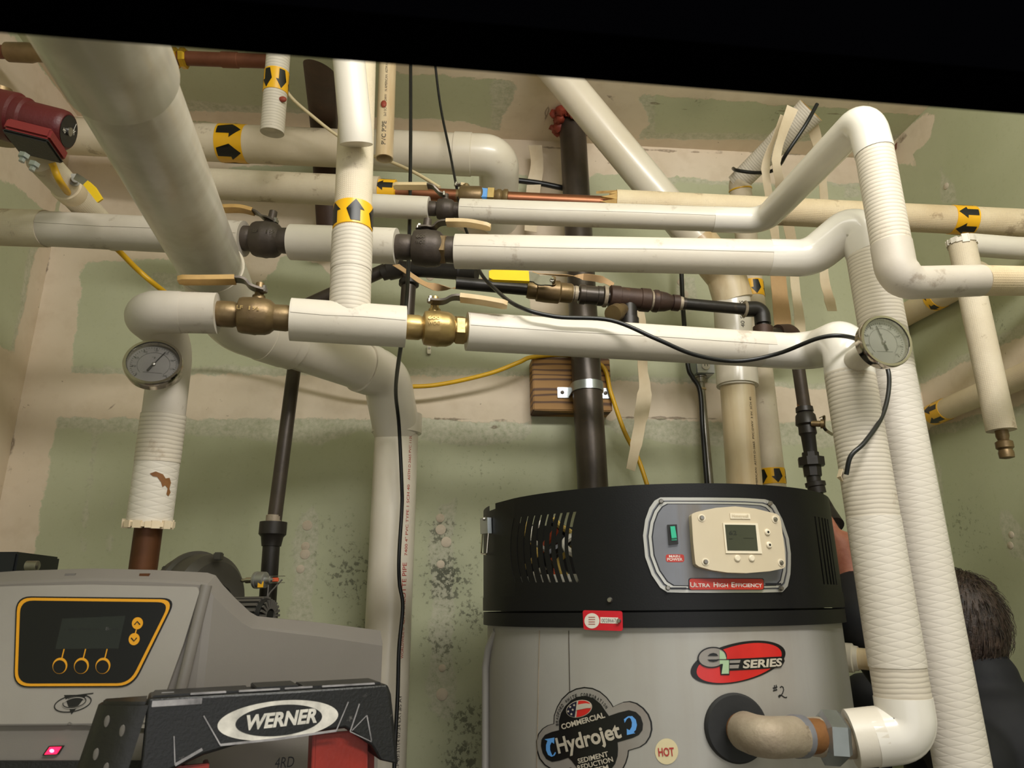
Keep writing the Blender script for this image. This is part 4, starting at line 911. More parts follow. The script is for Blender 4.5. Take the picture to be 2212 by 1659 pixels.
part('brass_plug', lathe(X1 - dX * .01, Xe, [(0, rb * .95), (.022, rb), (.03, rb * .8), (.034, rb * 1.3), (.046, rb * 1.32), (.050, rb * 1.0), (.056, rb * 1.15), (.066, rb * 1.1), (.068, rb * .5)], 24), 'brass', t)
# ---- pump group, top left
M0, M1 = z3(44, 258, 1.288), z3(148, 284, 1.298); rMo = rad(86, M1) ; dM = (M1 - M0).normalized()
t = thing('circulator_pump', 'dark red circulator pump with black terminal box, in the upper corner', 'pump', M0)
LM = (M1 - M0).length
part('motor', lathe(M0, M1, [(-.05, rMo * .9), (-.01, rMo * 1.12), (.012, rMo * 1.12), (.016, rMo), (LM - .012, rMo), (LM - .004, rMo * .96), (LM, rMo * .86)], 36), 'pump_red', t)
part('nameplate', lathe(M1 - dM * .001, M1 + dM, [(0, rMo * .8), (.002, rMo * .8)], 32), 'panel_black', t, 'round black nameplate with white print')
fc = on_tube
um, vm = frame(dM); mfM = lambda a, b, h: M1 + dM * (.001 + h) + vm * a + um * b
bm = B(); text('X', lambda x, y: (-.016 + x, .004 + y), .008, .009, .02, bm=bm, mapf=mfM, off=.0012); text('ON', lambda x, y: (.010 + x, -.012 + y), .01, .006, .02, bm=bm, mapf=mfM, off=.0012)
stroke([(-.008, .024), (-.008, -.002)], .0012, mfM, .0012, bm=bm); part('nameplate_print', bm, 'letter_white', t)
part('shaft_plug', lathe(M1, M1 + dM, [(0, rMo * .22), (.004, rMo * .22)], 18), 'steel', t)
tz = -VZ; tz = (tz - dM * tz.dot(dM)).normalized(); ts = dM.cross(tz); tc_ = (M0 + M1) / 2 + tz * rMo * 1.02 - VY * .008 + dM * .004
part('terminal_box', box(tc_, dM * LM * .46, ts * rMo * .98, tz * rMo * .30, .004), 'pump_red_lip', t)
part('terminal_cover', box(tc_ + tz * rMo * .38, dM * LM * .46, ts * rMo * .93, tz * rMo * .10, .003), 'plastic_black', t, 'black terminal cover')
part('volute', lathe(M0 - dM * .055, M0 + dM * .01, [(0, rMo * .7), (.006, rMo * 1.2), (.05, rMo * 1.25), (.06, rMo * .9)], 30), 'pump_red', t)
part('flange', lathe(z3(2, 190, 1.3), z3(-6, 300, 1.3), [(0, .018), (.02, .02), (.024, .04), (.045, .042), (.05, .03), (.1, .03)], 24), 'brass', t)
for x, y in ((54, 333), (76, 352)):
    p = z3(x, y, 1.24); part('bolt', lathe(p, p + tz, [(0, .009), (.008, .009), (.009, .005), (.016, .005)], 6), 'zinc', t, ang=20)
Y0, Y1 = z3(88, 345, 1.34), z3(252, 520, 1.62)
t = thing('insulated_pipe', 'stained insulated pipe sloping from under the red pump to behind the soiled white pipe', 'pipe', Y0)
part('pipe_jacket', tube([Y0, Y1], rad(62, Y0) , 0, 24), 'jacket_canvas', t)
part('torn_collar', lathe(Y0 + (Y1 - Y0) * .28, Y1, [(0, rad(62, Y0) * .9), (.004, rad(62, Y0) * 1.12), (.03, rad(62, Y0) * 1.06), (.036, rad(62, Y0) * .95)], 24), 'strip_cream', t)
t = thing('drain_valve', 'small steel cock with yellow dipped lever under the red pump', 'valve', z3(168, 385, 1.38))
part('valve_body', lathe(z3(156, 392, 1.42), z3(168, 382, 1.36), [(0, .012), (.03, .012), (.03, .007), (.045, .007)], 14), 'steel', t)
part('lever', bar([z3(163, 381, 1.35), z3(175, 388, 1.35), z3(190, 398, 1.35)], FW.cross(z3(190, 398, 1.35) - z3(163, 381, 1.35)), .013, .003), 'steel', t)
part('lever_grip', bar([z3(186, 395, 1.35), z3(200, 410, 1.35), z3(217, 434, 1.35)], FW.cross(z3(217, 434, 1.35) - z3(186, 395, 1.35)), [.012, .015, .012], .005), 'yellow_vinyl', t)
# ================================================================== GAUGES, CABLES, STRIPS, OUTLET
def gauge(label, centre, axis, R, stem_end, stem_r, face, stem_mat, needle):
    """dial thermometer: rim, face, scale, needle, glass and an insulated well"""
    ax = axis.normalized(); t = thing('dial_thermometer', label, 'thermometer', centre)
    right = ax.cross(VZ).normalized() * -1; upv = right.cross(ax) * -1
    if upv.z < 0: upv = -upv
    if right.dot(RT) < 0: right = -right
    back = centre - ax * .018
    part('case', lathe(back, centre, [(0, R * .9), (.002, R * .97), (.012, R * .97), (.013, R * 1.03), (.019, R * 1.03), (.0215, R * 1.0), (.0215, R * .91), (.019, R * .885), (.012, R * .88)], 48, caps=(True, False)), 'chrome', t, 'chrome rim and case')
    fo = back + ax * .0115
    mf = lambda a, b, h: fo + right * a + upv * b + ax * h
    fc = part('dial', patch(ell(0, 0, R * .885, R * .885, 0, 48), mf, 0, .0005, .5), face, t)
    bm = B()
    for k in range(41):
        a = math.radians(225 - k * 270 / 40); l = .09 if k % 5 == 0 else .05
        stroke([(R * (.80 - l) * math.cos(a), R * (.80 - l) * math.sin(a)), (R * .80 * math.cos(a), R * .80 * math.sin(a))], .0006 if k % 5 else .001, mf, .0006, .0002, bm, .5)
    stroke(ell(0, 0, R * .56, R * .56, 0, 30, 225, -45), .0004, mf, .0006, .0002, bm, .5)
    stroke([(-R * .32, -R * .36), (R * .34, -R * .36)], .0004, mf, .0006, .0002, bm, .5)
    for k in range(9):
        a = math.radians(225 - k * 270 / 8); text(str(k * 30 + (0 if k else 0)), lambda x, y, a=a: (R * .66 * math.cos(a) - .003 + x, R * .66 * math.sin(a) - .0015 + y), .0055 if k else .002, .0032, 0, bm=bm, mapf=mf, off=.0008)
    text('°F', lambda x, y: (-R * .1 + x, R * .26 + y), .005, .004, 0, bm=bm, mapf=mf, off=.0008)
    part('scale', bm, 'label_black', fc)
    a = math.radians(needle); c, s = math.cos(a), math.sin(a)
    nd = part('needle', stroke([(-R * .34 * c, -R * .34 * s), (-R * .1 * c, -R * .1 * s)], .0032, mf, .0022, .0004, None, .5), 'label_black', t)
    bm = B(); stroke([(-R * .1 * c, -R * .1 * s), (R * .68 * c, R * .68 * s)], .0012, mf, .0022, .0004, bm, .5); part('pointer', bm, 'label_black', nd)
    part('hub', lathe(mf(0, 0, .001), mf(0, 0, 1), [(0, R * .07), (.003, R * .06), (.0035, .0001)], 14), 'steel', t)
    part('glass', lathe(back + ax * .0195, back + ax * 1, [(0, R * .9), (.0008, R * .9)], 40), 'gauge_glass', t)
    part('insulated_well', tube([stem_end, back + ax * .001], stem_r, 0, 26), stem_mat, t)
    return t
gl = z3(331, 783, 1.03)
gauge('shade-toned dial thermometer under the rounded white elbow above the boiler', gl, Vector((.22, -1, .30)), .0385, y3(372, 812, 1.135), .018, 'dial_face_shaded', 'jacket_grey', 62)
gr = z3(1913, 737, 1.035)
gauge('pale-faced dial thermometer on a white stub, over the two thick white risers', gr, Vector((.02, -1, .0)), .039, y3(1832, 790, QY), .019, 'dial_face', 'jacket_white', 106)
# ---- cables
cb = rad(9, z3(885, 400, 1.55))
solo('black_cable', tube(spline([to_ceiling(y3(887, 100, 1.60), y3(887, 300, 1.57)), y3(887, 100, 1.60), y3(887, 300, 1.57), y3(885, 470, 1.52), y3(881, 600, 1.40), y3(874, 690, 1.33), y3(867, 740, 1.33), y3(855, 840, 1.58), y3(862, 920, 1.70), y3(868, 1050, 1.74), y3(868, 1100, 1.75), y3(862, 1200, 1.75), y3(863, 1260, 1.76), y3(870, 1310, 1.76), y3(862, 1400, 1.75), y3(859, 1500, 1.74), y3(853, 1620, 1.72), y3(850, 1720, 1.7)]), cb, 0, 12), 'cable_black', 'black cable hanging straight down past the brass valve and along the fat drain pipe', 'cable')
solo('black_cable', tube(spline([to_ceiling(y3(936, 100, 1.64), y3(950, 220, 1.66)), y3(950, 220, 1.66), y3(972, 330, 1.64), y3(989, 420, 1.56), y3(998, 470, 1.55), y3(1015, 520, 1.52), y3(1036, 585, 1.30), y3(1070, 625, 1.20), z3(1120, 662, 1.165), z3(1200, 684, 1.155), z3(1320, 692, 1.17), z3(1420, 733, 1.165), z3(1500, 766, 1.175), z3(1590, 780, 1.19), z3(1680, 764, 1.18), y3(1770, 730, 1.0), y3(1830, 727, .985), y3(1880, 748, 1.02), y3(1915, 790, 1.04), y3(1920, 840, 1.03), y3(1905, 900, 1.01), y3(1868, 955, .985), y3(1838, 985, .985), y3(1828, 1025, .995)]), rad(9, z3(1500, 766, 1.2)), 0, 12), 'cable_black', 'black cable draped over the lowest white run and looping behind the pale dial thermometer', 'cable')
solo('black_cable', tube(spline([y3(1100, 388, 1.98), y3(1160, 395, 1.98), y3(1215, 406, 1.98), y3(1260, 415, 2.02)]), .009, 0, 10), 'cable_black', 'short black cable on the wall behind the bare white elbow and iron riser', 'cable')
solo('black_cable', tube(spline([y3(1765, 225, 1.55), y3(1740, 270, 1.56), y3(1700, 330, 1.60), y3(1685, 355, 1.64), y3(1665, 370, 1.68), y3(1630, 373, 1.72), y3(1592, 368, 1.75), y3(1584, 364, 1.80)]), rad(9, z3(1700, 330, 1.8)), 0, 10), 'cable_black', 'black cable tied round the sloping tan pipe near the ceiling', 'cable')
solo('black_cable', tube(spline([y3(1471, 560, 1.98), y3(1474, 640, 1.98), y3(1478, 700, 1.97), y3(1486, 790, 1.97), y3(1496, 815, 1.97), y3(1512, 845, 1.97), y3(1518, 930, 1.97), y3(1528, 1060, 1.97)]), rad(10, y3(1474, 640, 1.97)), 0, 12), 'cable_black', 'thick black cable running down beside the steel conduit behind the heater', 'cable')
solo('yellow_cable', tube(spline([z3(112, 352, 1.33), z3(135, 400, 1.36), z3(185, 462, 1.60), z3(225, 512, 1.62), z3(262, 547, 1.66), z3(300, 585, 1.70), z3(352, 628, 1.74), y3(500, 740, 1.92), y3(760, 830, 1.98), y3(890, 835, 1.98), y3(965, 828, 1.98), y3(1060, 806, 1.97), y3(1120, 783, 1.965), y3(1152, 771, 1.97), y3(1230, 768, 2.0), y3(1300, 790, 1.97), y3(1320, 850, 1.97), y3(1348, 930, 1.97), y3(1378, 990, 1.97), y3(1402, 1060, 1.96)]), rad(9.5, y3(1060, 806, 1.97)), 0, 12), 'cable_yellow', 'long yellow cable from under the red pump, along the wall and down behind the heater', 'cable')
solo('cream_cord', tube(spline([y3(600, 150, 1.56), y3(625, 205, 1.58), y3(680, 255, 1.62), y3(728, 292, 1.65), y3(790, 330, 1.665), y3(850, 352, 1.668), y3(900, 375, 1.62), y3(950, 405, 1.58)]), rad(7, y3(680, 255, 1.65)), 0, 10), 'cord_cream', 'thin cream cord sloping down behind the riser', 'cord')
# ---- hanging strips of pipe jacket and tape
def strip(label, px, Y, w, m, tw=0., t=.0012):
    P = spline([y3(x, y, Y if not isinstance(Y, list) else Y[i]) for i, (x, y) in enumerate(px)], 5); n = len(P)
    ww = [w[min(len(w) - 1, int(i / n * len(w)))] if isinstance(w, list) else w for i in range(n)]
    sd = [(Matrix.Rotation(math.sin(i / n * 7) * tw, 3, 'Z') @ VX) for i in range(n)]
    return solo('hanging_strip', bar(P, sd, [rad(q, P[0]) * 2 for q in ww], t), m, label, 'strip')
strip('pale tape strip hanging behind the bare white elbow', [(1156, 314), (1160, 360), (1152, 410), (1146, 500)], 1.98, [30, 29, 30, 26], 'strip_cream', .3)
strip('long pale strip hanging between the iron riser and the yellow cable', [(1374, 640), (1388, 700), (1388, 790), (1393, 840), (1385, 900), (1374, 960), (1362, 1015)], 1.86, [20, 26, 24, 30, 24, 20], 'strip_cream', .5)
strip('tan strip sagging under the middle white line beside the black tee', [(855, 572), (885, 592), (920, 614), (965, 623), (1010, 618), (1050, 606)], [1.56, 1.52, 1.5, 1.5, 1.5, 1.5], 16, 'strip_tan', .2)
strip('frayed tan strip lying along the gas line', [(1150, 590), (1200, 594), (1260, 598), (1300, 604), (1325, 616)], 1.5, [10, 14, 16, 12], 'strip_tan', .2)
strip('narrow pale strip looped from the sloping tan pipe, crossing the highest white run', [(1692, 250), (1672, 300), (1655, 350), (1656, 390), (1666, 450), (1676, 520)], [1.60, 1.62, 1.64, 1.66, 1.7, 1.75], [14, 20, 16, 20], 'strip_cream', .7)
strip('wider pale strip beside the narrow one, over the sloping tan pipe', [(1712, 232), (1690, 290), (1677, 345), (1684, 390), (1694, 440), (1712, 530)], [1.56, 1.58, 1.6, 1.64, 1.7, 1.78], [26, 24, 18, 22, 24], 'strip_cream', .5)
strip('pale strip hanging straight down from the open end of the sloping tan pipe', [(1752, 262), (1766, 310), (1776, 380), (1782, 470), (1780, 590), (1790, 640), (1798, 672)], [1.63, 1.69, 1.74, 1.8, 1.82, 1.82, 1.82], [24, 22, 20, 18, 20, 24], 'strip_cream', .3)
strip('tan stained strip hanging behind the small gas fittings', [(1676, 540), (1683, 620), (1690, 690), (1694, 740)], 1.86, [38, 36, 34], 'strip_tan', .15)
strip('white strip hanging beside the tan stained one', [(1712, 540), (1718, 620), (1726, 680), (1730, 735)], 1.86, [22, 20, 22], 'strip_cream', .15)
strip('peeled brown tape along the ceiling corner', [(1925, 330), (1950, 298), (1985, 265), (2005, 250)], 1.95, [10, 14, 8], 'copper_red', .6)
# ---- outlet and conduit
oc = y3(1516, 788, 2.03); t = thing('outlet_box', 'small grey outlet box on the wall with steel conduit leaving its underside', 'outlet', oc)
part('box', box(oc, VX * rad(40, oc), VY * .028, VZ * rad(52, oc), .003), 'zinc', t)
fcp = oc - VY * .028
part('cover_plate', box(fcp - VY * .001, VX * rad(38, oc), VY * .0012, VZ * rad(50, oc), .001), 'aluminium', t)
for k in (-1, 1):
    rc = part('receptacle', lathe(fcp + VZ * k * .014 - VY * .002, fcp - VY + VZ * k * .014, [(0, .013), (.003, .013), (.004, .012)], 20), 'sticker_white', t)
    for q in (-1, 1): part('slot', box(fcp + VZ * (k * .014 + .002) + VX * q * .0045 - VY * .0062, VX * .0009, VY * .0004, VZ * .004), 'label_black', rc)
cdt, cdb = y3(1513, 812, 2.03), y3(1538, 1090, 2.03); rcd = rad(15, cdt)
part('conduit', tube([cdt, cdb], rcd, 0, 18), 'steel', t)
part('connector', lathe(cdt, cdb, [(0, rcd * 1.1), (.002, rcd * 1.7), (.006, rcd * 1.7), (.007, rcd * 1.3), (.022, rcd * 1.3), (.023, rcd)], 16), 'steel', t)
part('conduit_strap', lathe(cdt + (cdb - cdt) * .1, cdb, [(0, rcd), (.001, rcd * 1.3), (.006, rcd * 1.3), (.007, rcd)], 16), 'lever_cream', t)
cl = y3(927, 757, WALL_Y - .012); t = thing('wall_clip', 'tiny bright metal clip on the wall under the bright brass valve', 'clip', cl)
part('tab', box(cl + VZ * .004, VX * .006, VY * .002, VZ * .012, .0008), 'chrome', t); part('foot', box(cl - VZ * .008 + VY * .005, VX * .005, VY * .007, VZ * .003, .0008), 'chrome', t)
part('screw', lathe(cl + VZ * .007 - VY * .002, cl - VY, [(0, .004), (.002, .003)], 10), 'steel', t)
# ================================================================== WATER HEATER
def gnd(x, dist):
    d = ray(x, 1300); h = Vector((d.x, d.y, 0)).normalized(); return Vector((CAM.x, CAM.y, 0)) + h * dist
HR = .341; HC = gnd(1416, 1.50); ND = (CAM - HC); ND.z = 0; ND.normalize(); SD = Vector((-ND.y, ND.x, 0))
if SD.dot(RT) < 0: SD = -SD
def cyl(x, y, R=HR):
    """picture point -> (round the shell in metres, height) on the heater"""
    d = ray(x, y); ox, oy = CAM.x - HC.x, CAM.y - HC.y; a = d.x ** 2 + d.y ** 2; b = ox * d.x + oy * d.y; c = ox * ox + oy * oy - R * R
    disc = max(b * b - a * c, 0); t = (-b - math.sqrt(disc)) / a; p = CAM + d * t; q = Vector((p.x - HC.x, p.y - HC.y, 0))
    return (math.atan2(q.dot(SD), q.dot(ND)) * HR, p.z)
def cmap(R):
    def f(s, z, h):
        th = s / HR; return Vector((HC.x, HC.y, z)) + (ND * math.cos(th) + SD * math.sin(th)) * (R + h)
    return f
CM, JM = cmap(HR), cmap(HR - .008)
def cp(pts, R=HR): return [cyl(x, y, R) for x, y in pts]
zt = cyl(1440, 1045)[1]; zs = cyl(1440, 1282)[1]; zg = cyl(1440, 1320)[1]; zb = cyl(1440, 1356)[1]
ht = thing('water_heater', 'tall silver commercial water heater with black louvred top shroud and control panel', 'water heater', Vector((HC.x, HC.y, 0)))
Hd = lambda z: Vector((HC.x, HC.y, z))
part('tank_jacket', lathe(Hd(0), Hd(9), [(.03, HR - .03), (.03, HR - .008), (zb + .01, HR - .008), (zb + .012, HR - .02)], 128), 'heater_silver', ht)
part('base_ring', lathe(Hd(0), Hd(9), [(0, HR - .02), (.05, HR - .004), (.06, HR - .01)], 96), 'cap_black', ht)
part('lower_band', lathe(Hd(0), Hd(9), [(zb, HR - .009), (zb, HR), (zg - .0015, HR), (zg - .0015, HR - .009)], 128), 'cap_black', ht)
part('upper_band', lathe(Hd(0), Hd(9), [(zg + .0015, HR - .009), (zg + .0015, HR + .001), (zs, HR + .001), (zs, HR - .009)], 128), 'cap_black', ht)
# shroud with real slots: open-topped shell
def slotline(i, k):
    """slot i of the louvre, height share k: centre line in picture points"""
    xt = 1111 + i * 14.5; xm = xt - 8 - i * .35; xb = xt + 1.5 + i * .55; yt = 1118 - i * 1.4; yb = 1258
    x = (1 - k) * (1 - 2 * k) * xt + 4 * k * (1 - k) * xm + k * (2 * k - 1) * xb; return x, yt + (yb - yt) * k
sh = B(); NR = 18; lines = []; wsl = [.0011 + .00022 * i for i in range(10)]
for i in range(10):
    for sgn in (-1, 1): lines.append([(cyl(*slotline(i, k / NR))[0] + sgn * wsl[i], cyl(*slotline(i, k / NR))[1]) for k in range(NR + 1)])
def vgrid(cols, skip):
    V = [[sh.verts.new(CM(a, b, 0)) for a, b in c] for c in cols]
    for i in range(len(V) - 1):
        for j in range(len(V[0]) - 1):
            if not skip(i, j): sh.faces.new((V[i][j], V[i + 1][j], V[i + 1][j + 1], V[i][j + 1]))
cols = []
for k, ln_ in enumerate(lines): cols.append([(ln_[0][0], zt)] + ln_ + [(ln_[-1][0], zs)])
vgrid(cols, lambda i, j: i % 2 == 0 and 1 <= j <= NR)
L0, L1 = cols[0], cols[-1]; per = 2 * PI * HR
def span(c0, c1, n):
    vgrid([[(a[0] + (b[0] - a[0]) * i / n, a[1] + (b[1] - a[1]) * i / n) for a, b in zip(c0, c1)] for i in range(n + 1)], lambda i, j: False)
# notch in the rim and the far louvre
rc0, rc1 = [(cyl(1766, 1150)[0], b) for a, b in L0], None
xs_ = [cyl(x, 1190)[0] for x in (1769, 1772, 1777, 1780, 1784, 1787, 1790, 1793, 1796, 1798)]
zt2, zb2 = cyl(1775, 1118)[1], cyl(1775, 1262)[1]
def straight(s): return [(s, zt)] + [(s, zt2 + (zb2 - zt2) * k / NR) for k in range(NR + 1)] + [(s, zs)]
span(L1, straight(xs_[0]), 40)
vgrid([straight(s) for s in xs_], lambda i, j: i % 2 == 0 and 1 <= j <= NR)
n0, n1 = cyl(1070, 1085)[0], cyl(1056, 1085)[0]; zn = cyl(1064, 1101)[1]
def nstr(s, cut=False): return [(s, zt - (zt - zn) * (1 if cut else 0))] + [(s, zn + (zs - zn) * k / (NR + 1) * .98 + .0) for k in range(1, NR + 2)] + [(s, zs)]
vgrid([nstr(n0), L0], lambda i, j: False)
vgrid([nstr(n1, True), nstr(n0, True)], lambda i, j: False)
span(straight(xs_[-1]), [(n1 + per, b) for a, b in nstr(n1)], 70)
bmesh.ops.remove_doubles(sh, verts=sh.verts[:], dist=1e-5); bmesh.ops.recalc_face_normals(sh, faces=sh.faces[:]); bmesh.ops.solidify(sh, geom=sh.faces[:], thickness=.0014); bmesh.ops.recalc_face_normals(sh, faces=sh.faces[:])
so = part('top_shroud', sh, 'cap_black', ht, 'open-topped black shroud with curved louvre slots')
part('inner_drum', lathe(Hd(0), Hd(9), [(zb, HR * .9), (zs + .02, HR * .9), (zs + .02, HR * .62), (zt - .09, HR * .60), (zt - .09, .02)], 64), 'motor_black', ht)
for i, (a0, m, r) in enumerate(((-.62, 'wire_orange', .006), (-.50, 'wire_yellow', .005), (-.70, 'wire_white', .005), (-.42, 'wire_white', .006), (-.56, 'cable_black', .008), (-.80, 'wire_yellow', .004), (-.36, 'wire_orange', .004))):
    P = [Hd(zs + .02 + (zt - .06 - zs) * k / 8) + (ND * math.cos(a0 + .05 * math.sin(k * 1.3 + i)) + SD * math.sin(a0 + .07 * math.sin(k * 1.1 + i * 2))) * (HR * .88 + .008 * math.sin(k + i)) for k in range(9)]
    part('inner_wire', tube(spline(P, 4), r, 0, 8), m, ht)
for a0 in np.linspace(-.95, -.25, 9):
    p = Hd(zs + .026) + (ND * math.cos(a0) + SD * math.sin(a0)) * HR * .93; part('insulation_tuft', box(p, ND * .008, SD * random.uniform(.010, .016), VZ * random.uniform(.006, .014), .003), 'wire_white', ht)
def cpatch(name, px, m, layer=0, par=None, thick=.0005, label=None, R=None, rnd=0):
    base = CM if R is None else JM; rr = HR if R is None else HR - .008; q = cp(px, rr)
    if rnd: q = arc_round(q, rnd)
    return part(name, patch(q, base, .0006 + layer * .0006, thick, .012), m, par or ht, label)
def ctext(name, s, p0, p1, hpx, m, par, layer=3, bold=0., shear=0., R=None, bm=None):
    """text along the picture line p0 -> p1 (baseline), cap height hpx"""
    base = CM if R is None else JM; rr = HR if R is None else HR - .008
    a, b = Vector(cyl(*p0, rr)), Vector(cyl(*p1, rr)); d = (b - a); w = d.length; d.normalize(); n = Vector((-d.y, d.x)); mid = ((p0[0] + p1[0]) / 2, (p0[1] + p1[1]) / 2)
    h = abs(cyl(mid[0], mid[1] - hpx, rr)[1] - cyl(*mid, rr)[1]); own = bm is None; bm = bm or B()
    text(s, lambda x, y: tuple(a + d * x + n * y), w, h, bold, shear, bm=bm, mapf=base, off=.0006 + layer * .0006)
    return part(name, bm, m, par) if own else None
# control panel
PX = lambda x, y: (1380 + x * .15371, 1065 + y * .15371)
outl = [PX(*p) for p in ((300, 65), (700, 66), (1100, 68), (1500, 76), (1760, 92), (1840, 120), (1900, 180), (2000, 370), (2090, 640), (2118, 850), (2118, 1000), (2112, 1140), (2075, 1310), (2000, 1392), (1700, 1400), (1000, 1403), (600, 1400), (400, 1395), (300, 1330), (180, 1150), (90, 900), (60, 600), (90, 380), (150, 210), (220, 110))]
cxp, cyp = PX(1090, 735)
def sc(f, g=None): return [(cxp + (x - cxp) * f, cyp + (y - cyp) * (g or f)) for x, y in outl]
pn = cpatch('control_panel', outl, 'plate_bright', 0, None, .002, 'brushed metal control plate with black pinstripes')
for f, m, l in ((.955, 'plate_grey', 4), (.94, 'plate_dark', 5), (.925, 'plate_bright', 6), (.885, 'plate_dark', 7), (.868, 'plate_grey', 8)): cpatch('pinstripe', sc(f, f - .02), m, l, pn, .0004)
tho = cp([PX(*p) for p in ((690, 340), (705, 315), (760, 292), (1000, 238), (1250, 217), (1500, 245), (1780, 318), (1822, 350), (1840, 420), (1890, 800), (1902, 1000), (1898, 1050), (1870, 1072), (1700, 1110), (1400, 1137), (1150, 1128), (950, 1095), (790, 1048), (745, 1010), (735, 940), (712, 700))])
th = part('thermostat', patch(tho, CM, .003, .022, .012), 'beige_plastic', pn, 'beige plastic thermostat cover')
bv = th.modifiers.new('soft', 'BEVEL'); bv.width = .004; bv.segments = 3; bv.limit_method = 'ANGLE'; bv.angle_limit = math.radians(50)
def cdisc(name, x, y, r, m, off, h, par, seg=20, dome=True, R=HR):
    s, z = cyl(x, y, R); p = CM(s, z, off); n = (CM(s, z, 1) - CM(s, z, 0)).normalized(); rr = rad(r * 2, p)
    return part(name, lathe(p, p + n, [(0, rr), (h * .6, rr * .96), (h, rr * .7), (h, .0001)] if dome else [(0, rr), (h, rr)], seg), m, par)
HB = .0256
for x, y in ((820, 375), (1760, 395), (872, 980), (1840, 992)):
    X, Y = PX(x, y); dd = cdisc('screw_recess', X, Y, 8, 'beige_light', HB - .0008, .0012, th, 22, False); cdisc('thermostat_screw', X, Y, 5.2, 'steel', HB + .0002, .003, th)
for x, y in ((1662, 572), (1684, 748), (1278, 932), (1462, 932)):
    X, Y = PX(x, y); cdisc('push_button', X, Y, 7.2, 'beige_light', HB - .0006, .0028, th, 22)
    if x > 1500: cdisc('button_mark', X, Y, 2.6, 'label_black', HB + .0018, .0008, th, 14, False)
def tpoly(name, pts, m, off, thick, par=th, step=.012, bm=None): return part(name, patch(cp([PX(*p) for p in pts]), CM, off, thick, step), m, par)
tpoly('screen_bezel', ((1088, 445), (1532, 450), (1592, 868), (1128, 862)), 'beige_light', HB - .0008, .002)
tpoly('screen', ((1112, 470), (1502, 476), (1536, 830), (1146, 826)), 'lcd_green', HB + .0008, .0008)
bm = B()
ctext('x', '62', PX(1165, 610), PX(1265, 612), 9, None, None, 0, .02, 0, None, bm)
for v in bm.verts:
    q = v.co - Vector((HC.x, HC.y, v.co.z)); v.co = Vector((HC.x, HC.y, v.co.z)) + q.normalized() * (HR + HB + .0018)
stroke(cp([PX(1350, 655), PX(1480, 657)]), .0006, CM, HB + .0018, .0002, bm); stroke(cp([PX(1165, 665), PX(1210, 665)]), .0006, CM, HB + .0018, .0002, bm)
part('screen_digits', bm, 'lcd_mark', th)
tpoly('maker_badge', ((1178, 312), (1432, 318), (1442, 392), (1186, 388)), 'beige_light', HB - .0008, .0016)
bm = B(); ctext('x', 'Honeywell', PX(1205, 366), PX(1412, 370), 6.5, None, None, 0, .01, 0, None, bm)
for v in bm.verts:
    q = v.co - Vector((HC.x, HC.y, v.co.z)); v.co = Vector((HC.x, HC.y, v.co.z)) + q.normalized() * (HR + HB + .0016)
part('badge_letters', bm, 'beige_plastic', th)
sw = part('power_switch', patch(cp([PX(*p) for p in ((393, 455), (522, 450), (542, 722), (414, 737))]), CM, .005, .005, .012), 'label_black', pn)
part('rocker', patch(cp([PX(*p) for p in ((428, 482), (490, 478), (516, 640), (447, 646))]), CM, .010, .004, .012), 'rocker_green', sw, 'green rocker')
part('rocker', patch(cp([PX(*p) for p in ((447, 650), (516, 646), (518, 672), (450, 676))]), CM, .010, .001, .012), 'rocker_green', sw)
pl = part('power_plate', patch(arc_round(cp([PX(*p) for p in ((372, 866), (626, 866), (630, 974), (378, 974))]), .004), CM, .0056, .0006, .012), 'red_label', pn)
bm = B(); ctext('x', 'MAIN', PX(420, 908), PX(570, 908), 5, None, None, 9.6, .015, 0, None, bm); ctext('x', 'POWER', PX(395, 955), PX(605, 955), 6, None, None, 9.6, .015, 0, None, bm); part('plate_letters', bm, 'letter_white', pl)
pl = part('efficiency_plate', patch(arc_round(cp([PX(*p) for p in ((684, 1196), (1722, 1200), (1724, 1366), (688, 1368))]), .004), CM, .006, .0006, .012), 'plate_dark', pn)
rp = part('red_field', patch(arc_round(cp([PX(*p) for p in ((696, 1206), (1712, 1210), (1714, 1358), (700, 1360))]), .004), CM, .0067, .0004, .012), 'red_label', pl)
bm = B()
for s, x0, x1, h in (('U', 708, 772, 10.5), ('LTRA', 782, 980, 8), ('H', 1028, 1085, 10.5), ('IGH', 1098, 1225, 8), ('E', 1272, 1318, 10.5), ('FFICIENCY', 1330, 1692, 8)): ctext('x', s, PX(x0, 1322), PX(x1, 1326), h, None, None, 11.6, .012, 0, None, bm)
part('plate_letters', bm, 'letter_white', pl)
for x0, x1, y in ((440, 660, 1342), (1744, 1960, 1280)): tpoly('pinstripe', ((x0, y - 14), (x1, y - 14), (x1, y + 14), (x0, y + 14)), 'plate_dark', .0062, .0004, pn)
for x, y in ((310, 125), (1802, 152), (405, 1336), (1955, 1342)): X, Y = PX(x, y); cdisc('panel_screw', X, Y, 5.2, 'steel', .0058, .0045, pn)
